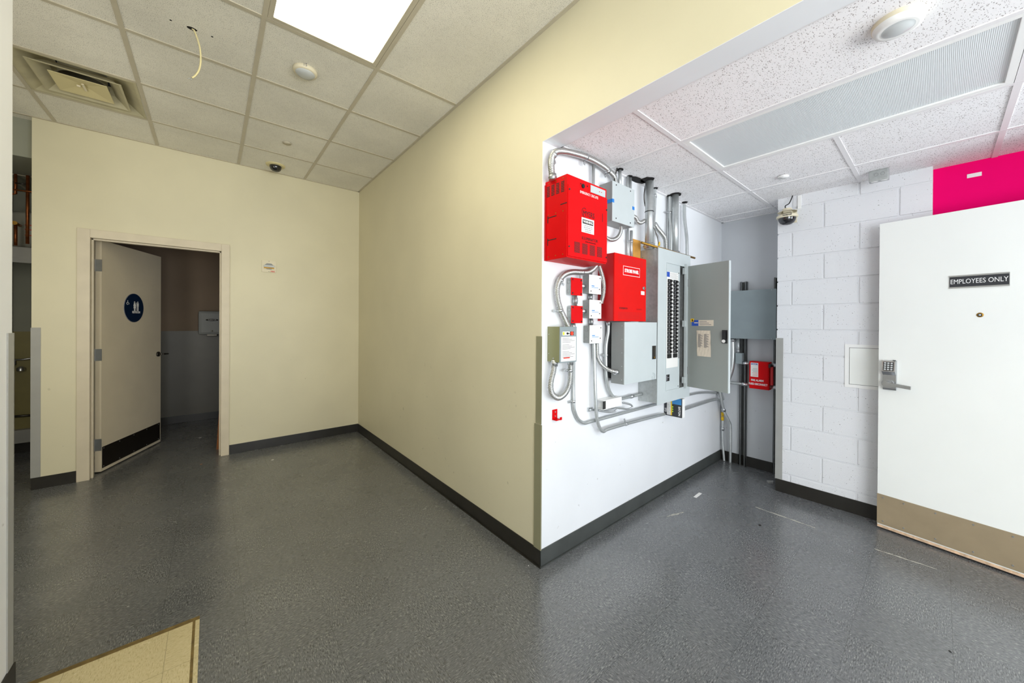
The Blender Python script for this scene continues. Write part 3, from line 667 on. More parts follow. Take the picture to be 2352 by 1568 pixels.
# A: red emergency lighting cabinet
ax0, ax1, aY, az0, az1 = 1.499, 1.861, 1.318, 1.786, 2.245
t = thing('lighting_cabinet', 'bright red emergency circuits cabinet, highest and leftmost of the red boxes', 'electrical cabinet', ((ax0+ax1)/2, WC, az0))
cab = enclosure(t, ax0, ax1, aY+.006, az0, az1, 'red')
b = MB(); b.box(ax0+.004, ax1, aY, aY+.006, az0+.008, az1-.058, bev=.002); dr = mesh_obj('front_cover', b, 'red', t)
b = MB(); b.box(ax0-.007, ax0+.02, WC-.008, WC, az0+.0, az1-.02); mesh_obj('back_flange', b, 'darkred', t)
b = MB()                              # side louvres (facing -X) and slots
for k in range(4):
    yc = WC-.025-k*.037
    for i in range(7): z = az1-.035-i*.009; b.box(ax0-.001, ax0, yc-.012, yc+.012, z-.0025, z+.0025)
for zz in (az0+.30, ): b.box(ax0-.001, ax0, aY+.006, aY+.055, zz-.0025, zz+.0025)
for zz in (az0+.115, az0+.245):
    b.box(ax0-.001, ax0, WC-.025, WC-.020, zz-.03, zz+.012); b.box(ax0-.001, ax0, WC-.09, WC-.022, zz-.002, zz+.003)
mesh_obj('side_slots', b, 'ink', cab)
b = MB()
for k in range(3):
    for zz in (az1-.016, az0+.02, az0+.26): b.cyl((ax0, WC-.03-k*.055, zz), (ax0-.002, WC-.03-k*.055, zz), .003, 8)
mesh_obj('rivet', b, 'brass', cab)
b = MB()
for k in range(4):
    xx = ax0+.056+k*.069; louvres(b, xx, xx+.047, az0+.033, az0+.094, 10, aY)
b.box(ax1-.05, ax1-.047, aY-.001, aY, az0+.25, az0+.30)
mesh_obj('louvres', b, 'ink', dr)
b = MB()
for (u, v) in ((.012, .375), (.012, .06), (ax1-ax0-.008, .33), (ax1-ax0-.008, .04)): b.cyl((ax0+u, aY, az0+v), (ax0+u, aY-.003, az0+v), .005, 10)
mesh_obj('cover_screw', b, 'darksteel', dr)
b = MB(); b.box(ax1-.158, ax1-.016, aY+.003, aY+.006, az1-.054, az1-.012); cp = mesh_obj('control_strip', b, 'grey', t)
b = MB(); b.cyl((ax1-.075, aY+.003, az1-.033), (ax1-.075, aY+.001, az1-.033), .003, 8); b.cyl((ax1-.055, aY+.003, az1-.032), (ax1-.055, aY+.001, az1-.032), .003, 8); mesh_obj('indicator', b, 'redink', cp)
b = MB(); b.cyl((ax0+.135, aY+.006, az1-.036), (ax0+.135, aY+.001, az1-.036), .0125, 20)
for xx in (.115, .175): b.cyl((ax0+xx, aY+.006, az1-.027), (ax0+xx, aY+.004, az1-.027), .004, 10)
mesh_obj('knockout', b, 'black', t)
xm = (ax0+ax1)/2
text('EMERGENCY CIRCUITS', .021, (xm+.005, aY-.0003, az1-.077), XP, ZP, 'white', dr, sx=.78)
text('MYERS', .044, (ax0+.183, aY-.0003, az0+.266), XP, ZP, 'ink', dr, sx=.82)
b = MB(); cc_ = Vector((ax0+.142, aY-.0006, az0+.272)); b.tube([cc_+Vector((.021*math.cos(a), 0, .026*math.sin(a))) for a in [math.radians(50+16*i) for i in range(16)]], .0014, 6, curve=False); mesh_obj('logo_arc', b, 'ink', dr)
lx0_, lx1_ = ax0+.118, ax0+.232
b = MB(); b.box(lx0_, lx1_, aY-.0008, aY, az0+.158, az0+.242); wl = mesh_obj('warning_label', b, 'paper', dr)
b = MB(); b.box(lx0_+.009, lx1_-.009, aY-.0012, aY-.0008, az0+.208, az0+.232); mesh_obj('label_band', b, 'ink', dr)
text('WARNING', .02, ((lx0_+lx1_)/2, aY-.0013, az0+.220), XP, ZP, 'paper', dr, sx=.9, bold=.0005)
for i, l in enumerate(('Circuits may be live even', 'when main power is off', 'Disconnect before', 'servicing this unit')): text(l, .0105, ((lx0_+lx1_)/2, aY-.0009, az0+.199-i*.0108), XP, ZP, 'greyink', dr, sx=.78, ext=.0002)
text('ILLUMINATOR', .024, (ax0+.195, aY-.0003, az0+.124), XP, ZP, 'ink', dr, sx=.95)
text('CENTRAL INVERTER SYSTEM', .0085, (ax0+.20, aY-.0003, az0+.106), XP, ZP, 'ink', dr, sx=.9)
# B: grey pull box
t = thing('pull_box', 'square light grey pull box with blue tape, near the ceiling', 'electrical box', (2.14, WC, 2.099))
bx0, bx1, bY, bz0, bz1 = 2.013, 2.273, 1.385, 2.099, 2.358
enclosure(t, bx0, bx1, bY+.004, bz0, bz1, 'grey_side'); b = MB(); b.box(bx0-.002, bx1, bY, bY+.004, bz0-.003, bz1+.001, bev=.001); cv = mesh_obj('cover', b, 'grey', t)
b = MB(); 
for (u, v) in ((.04, .02), (.21, .02), (.04, .24), (.21, .24)): b.cyl((bx0+u, bY, bz0+v), (bx0+u, bY-.002, bz0+v), .0045, 10)
mesh_obj('cover_screw', b, 'ink', cv)
for (a_, b2) in ((bx0-.0045, bx0+.018), (bx1-.026, bx1+.001)):
    b = MB(); b.box(a_, b2, bY-.0008, bY, bz0+.118, bz0+.141); 
    if a_ < bx0: b.box(bx0-.004, bx0-.0022, bY, bY+.05, bz0+.118, bz0+.141)
    mesh_obj('tape_strip', b, 'bluetape', t)
# C: strobe panel
cx0, cx1, cY, cz0, cz1 = 2.006, 2.396, 1.362, 1.439, 1.884
t = thing('strobe_panel', 'orange-red strobe panel cabinet between the junction boxes and the breaker panel', 'electrical cabinet', (2.2, WC, cz0))
enclosure(t, cx0, cx1, cY+.008, cz0, cz1, 'darkred'); b = MB(); b.box(cx0, cx1, cY, cY+.008, cz0, cz1, bev=.002); dr = mesh_obj('panel_door', b, 'red2', t)
b = MB()
for (zb, n) in ((cz1-.062, 6), (cz0+.016, 6)):
    for i in range(26):
        for j in range(n):
            x = cx0+.05+i*.0115; z = zb+j*.0085; b.box(x-.0022, x+.0022, cY-.0006, cY, z-.0024, z+.0024)
mesh_obj('perforation', b, 'darkred', dr)
b = MB(); b.box(cx0+.098, cx0+.305, cY-.0008, cY, cz1-.137, cz1-.075); mesh_obj('name_border', b, 'white', dr)
b = MB(); b.box(cx0+.101, cx0+.302, cY-.0013, cY-.0008, cz1-.134, cz1-.078); mesh_obj('name_plate', b, 'red', dr)
text('STROBE PANEL', .031, (cx0+.2015, cY-.0013, cz1-.106), XP, ZP, 'white', dr, sx=.82, bold=.0012)
text('POWERPATH', .018, (cx0+.105, cY-.0002, cz0+.085), XP, ZP, 'ink', dr, sx=.9)
text('ADVANCED', .014, (cx0+.30, cY-.0002, cz0+.083), XP, ZP, 'darkred', dr, sx=.9)
b = MB(); b.cyl((cx1-.04, cY, cz0+.235), (cx1-.04, cY-.008, cz0+.235), .011, 20); b.box(cx1-.0415, cx1-.0385, cY-.009, cY-.008, cz0+.23, cz0+.24, 1); mesh_obj('key_lock', b, ['zinc', 'ink'], dr)
b = MB(); b.box(cx1-.068, cx1-.022, cY-.0008, cY, cz0+.188, cz0+.214); mesh_obj('small_label', b, 'paper', dr)
# D: grey cabinet standing a little off the wall
gx0, gx1, gY, gz0, gz1 = 2.094, 2.511, 1.34, 1.018, 1.433
t = thing('control_cabinet', 'pale grey locked cabinet directly under the strobe panel', 'electrical cabinet', (2.3, WC, gz0))
b = MB(); b.box(gx0, gx1, gY+.006, 1.443, gz0, gz1, bev=.002); sd_ = mesh_obj('enclosure', b, 'grey_side', t)
b = MB(); b.box(gx0, gx1, gY, gY+.006, gz0, gz1, bev=.001); dr = mesh_obj('cabinet_door', b, 'grey', t)
b = MB(); b.box(gx0+.004, gx1-.02, 1.443, WC, gz0+.03, gz1-.005); mesh_obj('back_spacer', b, 'black', t)
b = MB()
for k in range(5): b.cyl((gx0, gY+.02, gz0+.03+k*.09), (gx0-.0015, gY+.02, gz0+.03+k*.09), .0028, 8)
mesh_obj('side_screw', b, 'zinc', sd_)
b = MB(); b.lathe([(.013, 0), (.013, .0008), (.011, .0008), (.011, .0002)], (gx0, gY+.062, gz1-.082), XN, 20); mesh_obj('knockout', b, 'grey_mid', sd_)
h0, h1 = atY(1498, 794, gY), atY(1505.5, 824, gY)
b = MB(); b.box(h0.x, h1.x, gY-.004, gY, h1.z, h0.z, 0, bev=.002); b.box(h0.x+.006, h1.x-.006, gY-.007, gY-.004, h1.z+.018, h0.z-.006, 1, bev=.001); b.cyl(((h0.x+h1.x)/2, gY-.004, h1.z+.012), ((h0.x+h1.x)/2, gY-.007, h1.z+.012), .007, 16, 2); mesh_obj('latch', b, ['black', 'darksteel', 'brass'], dr)
q = atY(1500, 865, gY); b = MB()
b.tube([q+Vector(v) for v in ((-.014, 0, -.022), (.004, 0, -.022), (.02, 0, -.012), (.026, 0, .004), (.02, 0, .018), (.006, 0, .026), (-.008, 0, .027))], .0016, 6); b.tube([q+Vector(v) for v in ((-.014, 0, -.022), (-.014, 0, .006))], .0016, 6, curve=False)
b.tube([q+Vector(v) for v in ((-.006, 0, .018), (.008, 0, .014), (.013, 0, 0), (.006, 0, -.012))], .0012, 6); mesh_obj('logo', b, 'grey_mid', dr)
# E: breaker panel
ex0, ex1, eY, ez0, ez1 = 2.516, 3.043, 1.335, .825, 1.985
ox0, ox1, oz0, oz1 = 2.640, 2.945, .915, 1.885
t = thing('breaker_panel', 'tall grey breaker panel with its door open, showing two columns of breakers', 'electrical panel', (2.78, WC, ez0))
b = MB(); b.box(ex0+.004, ex1-.01, eY+.041, WC, ez0+.01, ez1-.004, bev=.002); b.box(ex0+.004, ox0-.02, eY+.004, eY+.041, ez0+.01, ez1-.004); b.box(ox1+.005, ex1-.01, eY+.004, eY+.041, ez0+.01, ez1-.004); b.box(ox0-.02, ox1+.005, eY+.004, eY+.041, oz1+.005, ez1-.004); b.box(ox0-.02, ox1+.005, eY+.004, eY+.041, ez0+.01, oz0-.005); can = mesh_obj('can', b, 'galv', t)
b = MB()
for zz in (.06, .55, 1.10): b.cyl((ex0+.004, WC-.03, ez0+zz), (ex0+.002, WC-.03, ez0+zz), .004, 8)
mesh_obj('can_screw', b, 'brass', can)
b = MB()
b.box(ex0, ox0, eY, eY+.004, ez0, ez1); b.box(ox1, ex1, eY, eY+.004, ez0, ez1); b.box(ox0, ox1, eY, eY+.004, ez0, oz0); b.box(ox0, ox1, eY, eY+.004, oz1, ez1)
for (a_, b2, c_, d_) in ((ox0-.003, ox0, oz0, oz1), (ox0, ox1, oz1, oz1+.003), (ox0, ox1, oz0-.003, oz0)): b.box(a_, b2, eY-.003, eY, c_, d_)
trim = mesh_obj('trim_plate', b, 'grey', t)
dY = eY+.0035
b = MB(); b.box(ox0, 2.868, dY, dY+.003, oz0, oz1); b.box(2.868, ox1, eY+.0375, eY+.04, oz0, oz1, 1); b.box(2.866, 2.868, dY+.003, eY+.04, oz0, oz1, 1); dead = mesh_obj('dead_front', b, ['grey', 'hole'], t)  # black strip beside the breakers puts the gap's shade into colour
pX = lambda x, y, Y=dY: atY(x, y, Y)
l0, l1 = pX(1529, 629), pX(1551.5, 628); l0.x += .0
lx_0, lx_1 = 2.652, 2.838
b = MB(); b.box(lx_0, lx_1, dY-.0008, dY, 1.765, 1.822, 0); b.box(lx_0, lx_0+.045, dY-.0012, dY-.0008, 1.782, 1.820, 1); b.box(lx_0, lx_1, dY-.0008, dY, 1.085, 1.765, 0); b.box(lx_1+.002, lx_1+.03, dY-.0008, dY, 1.15, 1.76, 2)
lab = mesh_obj('breaker_label', b, ['paper', 'blue', 'grey_side'], dead)
b = MB()
for i in range(5): b.box(lx_0+.052, lx_1-.01-.02*(i % 2), dY-.0012, dY-.0008, 1.812-i*.009, 1.8135-i*.009)
for i in range(21): b.box(lx_1+.008, lx_1+.02, dY-.0012, dY-.0008, 1.742-i*.0276, 1.748-i*.0276)
mesh_obj('label_print', b, 'greyink', dead)
NB, zt, zb_ = 20, 1.765, 1.195
cols = [(lx_0+.012, lx_0+.066), (lx_0+.105, lx_0+.160)]
dz = (zt-zb_)/NB
mbb = MB(); mbb.box(0, .054, -.008, 0, .001, dz-.001, 0, bev=.0012); mbb.box(.028, .044, -.020, -.008, dz*.3, dz*.72, 1, bev=.001); mbb.box(.006, .022, -.0086, -.008, dz*.3, dz*.7, 2)
first = None
for ci, (xa, xb) in enumerate(cols):
    for i in range(NB):
        if first is None:
            br = mesh_obj('breaker', mbb, ['black', 'ink', 'greyink'], dead, local=True); first = br
        else:
            br = first.copy(); C.objects.link(br); br.parent = dead
        br.location = (xa-2.78, dY-.0008-WC, zt-dz*(i+1)-ez0)
        if ci == 1: br.scale.x = 1
b = MB(); b.box(cols[0][0]+.0, cols[0][1], dY-.010, dY-.0008, zb_-.034, zb_-.002, 0); b.box(cols[1][0]+.0, cols[1][1], dY-.010, dY-.0008, zb_-.034, zb_-.002, 0); mesh_obj('blank_filler', b, 'ink', dead)
b = MB()
for xx in (cols[0][1]+.002, cols[1][0]-.008):
    for i in range(0, NB):
        if (i*7) % 5 < 3: b.box(xx+.004, xx+.010, dY-.0018, dY-.0008, zt-dz*(i+.75), zt-dz*(i+.25))
mesh_obj('switch_marks', b, 'ink', dead)
b = MB(); b.box(ox0+.01, ox0+.065, dY-.0008, dY, .985, 1.035, 0); b.box(ox0+.014, ox0+.03, dY-.0012, dY-.0008, .99, 1.03, 1); b.box(ox0+.034, ox0+.06, dY-.0012, dY-.0008, 1.01, 1.015, 1); mesh_obj('warning_decal', b, ['ink', 'greyink'], dead)
b = MB()
for zz in (oz0+.015, oz1-.06): b.cyl((2.845, dY, zz), (2.845, dY-.003, zz), .004, 8)
mesh_obj('dead_front_screw', b, 'ink', dead)
b = MB(); b.box(ox1-.012, ox1+.012, eY-.02, eY, oz0-.01, oz1+.02, bev=.001)
for zz in (oz0+.03, (oz0+oz1)/2, oz1-.06): b.box(ox1-.022, ox1-.010, eY-.012, eY+.01, zz, zz+.05)
mesh_obj('hinge_rail', b, 'grey', t)
# open panel door
Hp = Vector((ox1+.013, eY-.02, 0)); Dd = None
r_ = Vector((math.cos(YAW), -math.sin(YAW), 0)); f_ = Vector((math.sin(YAW), math.cos(YAW), 0))
vp = (710-CX)/F_PX; Dd = -(r_*vp+f_); Dd.normalize(); Nn = Vector((Dd.y, -Dd.x, 0))
if Nn.x > 0: Nn = -Nn                       # facing the camera side
fe = atP(1674, 750, Hp, Nn); Wd = (fe-Hp).dot(Dd); zt2 = atP(1577, 612, Hp, Nn).z; zb2 = atP(1577, 887, Hp, Nn).z
def PD(px, py): return atP(px, py, Hp, Nn)
def slab(b, s0, s1, n0, n1, z0, z1, m=0): leafbox(b, s0, s1, n0, n1, z0, z1, m, Dd, Nn, Hp)
b = MB(); slab(b, 0, Wd, -.012, 0, zb2, zt2, 0); slab(b, Wd-.004, Wd+.001, -.020, .001, zb2, zt2, 1); pdoor = mesh_obj('panel_door', b, ['panel_door', 'grey'], t)
for py in (650, 850): 
    q = PD(1577, py); b = MB(); slab(b, -.012, .014, -.012, .006, q.z-.03, q.z+.03); mesh_obj('hinge', b, 'grey_side', pdoor)
def sPD(px, py): q = PD(px, py); return (q-Hp).dot(Dd), q.z
(s0_, z0_), (s1_, z1_) = sPD(1659, 788), sPD(1671, 758)
b = MB(); slab(b, s0_, s1_, 0, .006, z0_, z1_, 0); slab(b, s0_+.008, s1_-.006, .006, .02, z0_+.03, z1_-.01, 0); c0_ = Hp+Dd*(s0_+.014)+ZP*(z0_+.016)+Nn*.006; b.cyl(c0_, c0_+Nn*.004, .012, 18, 1); mesh_obj('latch', b, ['black', 'white'], pdoor)
(s0_, z0_), (s1_, z1_) = sPD(1589, 748), sPD(1639, 741)
z0_ = sPD(1600, 748)[1]; b = MB(); slab(b, s0_, s0_+(s1_-s0_)*.32, 0, .0008, z0_, z0_+.045, 0); slab(b, s0_+(s1_-s0_)*.32, s1_, 0, .0008, z0_, z0_+.045, 1)
for i in range(3): slab(b, s0_+(s1_-s0_)*.36, s0_+(s1_-s0_)*(.9-.1*i), .0008, .001, z0_+.008+.012*i, z0_+.012+.012*i, 2)
slab(b, s0_+.02, s0_+(s1_-s0_)*.3, .0008, .001, z0_+.02, z0_+.028, 1)
mesh_obj('maker_label', b, ['blue', 'paper2', 'greyink'], pdoor)
(s0_, z0_), (s1_, z1_) = sPD(1586.5, 739), sPD(1594, 731.5); b = MB(); slab(b, s0_, s1_, 0, .0008, z0_, z1_, 0); slab(b, s0_+(s1_-s0_)*.35, s0_+(s1_-s0_)*.65, .0008, .001, z0_+.005, z1_-.005, 1); mesh_obj('caution_label', b, ['yellow', 'ink'], pdoor)
# circuit directory sheet taped to the open door (own thing)
(s0_, z0_), (s1_, z1_) = sPD(1600, 817), sPD(1632, 759)
q = Hp+Dd*((s0_+s1_)/2)+Nn*.002; t2 = thing('directory_sheet', 'worn tan circuit directory sheet taped inside the open panel door', 'paper sheet', (q.x, q.y, z0_))
b = MB(); n_ = 8
for i in range(n_):
    for j in range(n_):
        def W2(i, j): return Hp+Dd*(s0_+(s1_-s0_)*i/n_+.006*(1-j/n_))+Nn*(.0015+.002*abs(math.sin(i*1.3+j*.9)))+ZP*(z0_+(z1_-z0_)*j/n_)
        b.face([W2(i, j), W2(i+1, j), W2(i+1, j+1), W2(i, j+1)])
bmesh.ops.remove_doubles(b.bm, verts=b.bm.verts, dist=1e-5)
r2 = bmesh.ops.solidify(b.bm, geom=b.bm.faces[:], thickness=.0006)
mesh_obj('sheet', b, 'paper2', t2)
b = MB()
for c in range(2):
    for i in range(22):
        sa = s0_+(s1_-s0_)*(.12+.44*c); z = z1_-.03-(z1_-z0_)*.024*i; slab(b, sa, sa+(s1_-s0_)*(.18+.16*((i*5+c*3) % 4)/3), .0042, .0046, z, z+.0022)
mesh_obj('printed_lines', b, 'greyink', t2)

# junction boxes
def jbox(x0, x1, Yf, z0, z1, covermat, label, red):
    t = thing('junction_box', label, 'junction box', ((x0+x1)/2, WC, z0), group=None)
    b = MB(); b.box(x0, x1-.002, Yf+.004, WC, z0, z1, bev=.006); bx = mesh_obj('box', b, 'galv' if red else 'grey_side', t)
    b = MB()
    for zz in ((z0+z1)/2-.028, (z0+z1)/2+.028): b.lathe([(.013, 0), (.013, .001), (.011, .001), (.011, .0)], (x0, (Yf+WC)/2+.002, zz), XN, 16)
    mesh_obj('knockout', b, 'grey_side', bx)
    b = MB(); b.box(x0-.003, x1, Yf, Yf+.004, z0-.003, z1+.003, bev=.002); cv = mesh_obj('cover', b, covermat, t)
    for (u, v) in (((x0+.010, z1-.008), (x1-.012, z1-.010), (x0+.010, z0+.010), (x1-.012, z0+.008)) if red else ((x1-.014, z1-.014), (x0+.014, z0+.014), (x1-.02, z0+.03))):
        b = MB(); b.cyl((u, Yf, v), (u, Yf-.002, v), .004 if not red else .0055, 8); mesh_obj('cover_screw', b, 'ink', cv)
    if not red:
        b = MB(); b.box(x0+.02, x0+.05, Yf-.0006, Yf, z0+.045, z0+.051); b.box(x0+.02, x0+.09, Yf-.0006, Yf, z0+.037, z0+.040); mesh_obj('blue_print', b, 'blueink', cv)
    return t
jbox(1.845, 1.967, 1.436, 1.615, 1.731, 'white', 'white-covered junction box, highest of the stacked three, beside a red one', 0)
jbox(1.847, 1.967, 1.434, 1.457, 1.571, 'white', 'white-covered junction box in the middle of the stacked three', 0)
jbox(1.855, 1.980, 1.437, 1.296, 1.408, 'white', 'white-covered junction box, lowest of the stacked three', 0)
jbox(1.687, 1.790, 1.449, 1.598, 1.700, 'red', 'upper of the two red-covered junction boxes under the emergency cabinet', 1)
jbox(1.694, 1.799, 1.452, 1.426, 1.528, 'red', 'lower of the two red-covered junction boxes, above the olive box', 1)
# olive transfer relay box
x0, x1, Yf, z0, z1 = 1.524, 1.671, 1.393, 1.194, 1.402
t = thing('relay_box', 'olive green relay box with indicator lamps and printed label by the wall corner', 'electrical box', (1.6, WC, z0))
b = MB(); b.box(x0, x1-.002, Yf+.005, WC, z0+.003, z1, bev=.003); bx = mesh_obj('enclosure', b, 'olive', t)
b = MB()
for zz in (z1-.045, z0+.05): b.cyl((x0, WC-.012, zz), (x0-.002, WC-.012, zz), .0025, 8)
b.cyl((x0, WC-.05, z0+.024), (x0-.003, WC-.05, z0+.024), .005, 10); mesh_obj('side_screw', b, 'zinc', bx)
b = MB(); b.box(x0, x1, Yf, Yf+.005, z0, z1, bev=.002); cv = mesh_obj('front_cover', b, 'grey_mid', t)
b = MB(); b.box(x0+.010, x1-.008, Yf-.0008, Yf, z0+.008, z1-.058, 0)
for i in range(15):
    z = z1-.066-i*.0078
    if i in (4, 9): continue
    b.box(x0+.02, x0+.02+.108*(.55+.45*((i*7) % 5)/4), Yf-.0011, Yf-.0008, z-.0011, z+.0011, 1)
b.box(x0+.03, x0+.085, Yf-.0012, Yf-.0008, z0+.024, z0+.031, 2)
mesh_obj('printed_label', b, ['paper', 'greyink', 'redink'], cv)
b = MB(); b.box(x0+.022, x0+.118, Yf-.001, Yf, z1-.05, z1-.028, 0); b.box(x0+.024, x0+.036, Yf-.003, Yf-.001, z1-.047, z1-.031, 1); b.box(x0+.085, x0+.118, Yf-.002, Yf-.001, z1-.05, z1-.028, 2); b.cyl((x0+.1, Yf-.002, z1-.039), (x0+.1, Yf-.006, z1-.039), .010, 16, 3); b.cyl((x0+.06, Yf-.001, z1-.039), (x0+.06, Yf-.008, z1-.039), .006, 10, 2); b.box(x0+.06, x0+.075, Yf-.008, Yf-.004, z1-.041, z1-.037, 2)
mesh_obj('indicator_lamps', b, ['paper', 'led_yel', 'ink', 'led_red'], cv)

# conduits
def conduit(label, pts, r=.0107, flex=False, name=None, straps=(), couplings=(), extra=None, m=None, curve=True, seg=12, start=None):
    nm = name or ('flexible_conduit' if flex else 'metal_conduit')
    pts = [Vector(p) for p in pts]
    t = thing(nm, label, 'conduit', pts[0])
    b = MB(); b.tube(pts, r, seg, rib=.13 if flex else 0, pitch=.0088, curve=curve); mesh_obj('tube', b, m or ('flex' if flex else 'emt'), t)
    for (p, d) in couplings:
        p, d = Vector(p), Vector(d).normalized(); b = MB(); b.cyl(p-d*.018, p+d*.018, r*1.28, 16); b.cyl(p-d*.004, p+d*.004, r*1.42, 16); mesh_obj('coupling', b, 'zinc', t)
    for (p, d, side) in straps:
        p, d, side = Vector(p), Vector(d).normalized(), Vector(side).normalized()
        b = MB(); b.cyl(p-d*.008, p+d*.008, r*1.15, 16)
        e = side*.032; b.prism([p+side*r-d*.008+YP*r*.4, p+side*(r+.03)-d*.008+YP*r*.4, p+side*(r+.03)+d*.008+YP*r*.4, p+side*r+d*.008+YP*r*.4], (0, .003, 0)); q = p+side*(r+.016)+YP*r*.4; b.cyl(q, q-YP*.004, .005, 8)
        mesh_obj('strap', b, 'zinc', t)
    return t
def Z1(x, y, Y): return atY(x, y, Y)
z1 = lambda X, Y_, Y: atY(1230+X/5.227, 320+Y_/5.227, Y)      # 320-620 crop
z2 = lambda X, Y_, Y: atY(1230+X/5.227, 600+Y_/5.227, Y)
z3 = lambda X, Y_, Y: atY(1230+X/5.227, 820+Y_/5.227, Y)
z4 = lambda X, Y_, Y: atY(1440+X/5.227, 380+Y_/5.227, Y)
z6 = lambda X, Y_, Y: atY(1480+X/4.611, 840+Y_/4.611, Y)
Yc = 1.448
pts = [z1(205, 470, 1.43), z1(188, 330, 1.435), z1(192, 240, Yc), z1(215, 178, Yc), z1(262, 146, Yc), z1(350, 146, Yc), z1(470, 172, Yc), z1(600, 212, Yc), z1(720, 268, Yc), z1(830, 336, Yc), z1(900, 400, Yc), z1(950, 462, Yc), z1(975, 510, Yc)]
pts[0].z = az1-.002; pts[-1].z = bz1
conduit('ribbed flexible conduit arching from the emergency cabinet over to the grey pull box', pts, .0175, True, seg=16,
        straps=[(z1(217, 190, Yc), (1, 0, .9), (.5, 0, -.8)), (z1(605, 213, Yc), (1, 0, -.25), (-.1, 0, -1)), (z1(868, 380, Yc), (1, 0, -.8), (-.5, 0, -1))], couplings=[(pts[0]+ZP*.012, ZP), (pts[-1]+ZP*.012, ZP)])
def vert(label, X, Ytop_unused, Y, zlo, zhi=ZR, r=.0107, **kw): return conduit(label, [(X, Y, zlo), (X, Y, zhi)], r, curve=False, **kw)
X = z1(695, 300, 1.462).x; vert('short metal conduit dropping from the ceiling behind the emergency cabinet', X, 0, 1.462, az1-.25)
X = z1(1012, 400, 1.44).x; vert('stub of metal conduit from the ceiling into the top of the grey pull box', X, 0, 1.44, bz1, r=.012)
conduit('thin slack cable from the ceiling to the top of the grey pull box', [z1(980, 340, 1.44), z1(965, 400, 1.44), z1(945, 500, 1.44)], .004, m='darksteel', name='thin_cable')
for xx, rr, lb in ((1110, .0095, 'left of the paired narrow conduits rising behind the pull box corner'), (1137, .0107, 'right of the paired narrow conduits rising behind the pull box corner')):
    X = z1(xx, 500, 1.465).x; vert(lb, X, 0, 1.465, 2.2, r=rr)
X = z1(1128, 1200, 1.458).x; vert('narrow conduit between the pull box and strobe panel, left of the pair', X, 0, 1.472, cz1-.05, bz0+.05, r=.0085)
p_ = z1(1150, 1225, 1.455); conduit('strapped metal conduit running from the pull box down to the strobe panel', [(p_.x, 1.455, bz0+.002), (p_.x, 1.455, cz1-.002)], .0107, curve=False, straps=[(p_, ZP, (-1, 0, 0))])
p_ = z4(268, 560, 1.41); q_ = z4(268, 960, 1.41)
t = vert('thick galvanized conduit with black ties rising to the ceiling, left of the two thick ones', p_.x, 0, 1.41, ez1-.004, r=.0305, couplings=[((p_.x, 1.41, ez1+.02), ZP)])
for yy in (158, 556):
    zz = z4(268, yy, 1.41).z; b = MB(); b.cyl((p_.x, 1.41, zz-.003), (p_.x, 1.41, zz+.003), .0318, 24); mesh_obj('cable_tie', b, 'black', t)
p_ = z4(578, 600, 1.42); vert('thick plain galvanized conduit rising to the ceiling from the panel centre', p_.x, 0, 1.42, ez1-.004, r=.0285, couplings=[((p_.x, 1.42, ez1+.02), ZP)])
conduit('metal conduit with a strap just behind the tied thick conduit', [z4(335, 255, 1.46), z4(335, 420, 1.46), z4(330, 560, 1.46), z4(322, 700, 1.45), (z4(322, 900, 1.44).x, 1.44, ez1-.004)], .011, straps=[(z4(335, 360, 1.46), ZP, (1, 0, 0))])
p_ = z4(470, 985, 1.43); p_.z = ez1-.004
conduit('ribbed flexible conduit curving into the top of the breaker panel', [z4(332, 700, 1.44), z4(370, 760, 1.44), z4(425, 825, 1.44), z4(460, 890, 1.435), p_], .017, True, seg=14)
p_ = z4(385, 962, 1.40); t = conduit('thin dark wire with a yellow end drooping onto the breaker panel top', [z4(322, 745, 1.41), z4(345, 800, 1.405), z4(368, 870, 1.40), p_], .003, m='darksteel', name='thin_cable')
b = MB(); b.cyl(p_, p_+ZP*.028, .008, 10); mesh_obj('wire_connector', b, 'yellow', t)
conduit('dark thin cable bowed out left of the tied thick conduit', [z4(222, 240, 1.45), z4(208, 330, 1.45), z4(208, 420, 1.45), z4(220, 490, 1.45)], .004, m='darksteel', name='thin_cable')
p_ = z4(500, 600, 1.475); vert('left narrow conduit just left of the plain thick conduit', z4(492, 600, 1.475).x, 0, 1.475, ez1-.02, r=.0085)
conduit('strapped conduit with an offset bend just left of the plain thick conduit', [z4(515, 370, 1.455), z4(515, 600, 1.455), z4(524, 720, 1.445), (z4(528, 800, 1.44).x, 1.44, z4(528, 860, 1.44).z), (z4(528, 1000, 1.44).x, 1.44, ez1-.004)], .0115, straps=[(z4(515, 565, 1.455), ZP, (-1, 0, 0))])
conduit('metal conduit with an offset bend at the right end of the panel top', [z4(690, 470, 1.455), z4(690, 620, 1.455), z4(706, 770, 1.445), z4(718, 900, 1.435), (z4(722, 1040, 1.43).x, 1.43, ez1-.004)], .0135)
conduit('short ribbed elbow leaving the right side of the grey pull box', [(bx1-.01, 1.44, z1(1190, 920, 1.44).z), z1(1200, 940, 1.44), z1(1225, 985, 1.44), z1(1262, 1000, 1.44), z1(1310, 975, 1.44)], .0135, True)
p_ = z1(1025, 1020, 1.44); conduit('ribbed flexible conduit hooking from the pull box bottom back behind the red cabinet', [(p_.x, 1.44, bz0+.01), z1(1028, 1080, 1.44), z1(1005, 1150, 1.44), z1(960, 1195, 1.44), z1(900, 1205, 1.44), z1(850, 1180, 1.45)], .0125, True)
CR = C.objects['ceiling_right']
def cutout(x, y, r, sx=1., sy=1.):
    b = MB(); pts = []
    for i in range(14):
        a = 2*math.pi*i/14; k = r*(1+.25*random.random()); pts.append((x+k*sx*math.cos(a), min(y+k*sy*math.sin(a), WC-.001), ZR-.0068))
    b.prism(pts, (0, 0, .006)); mesh_obj('pipe_cutout', b, 'hole', CR)
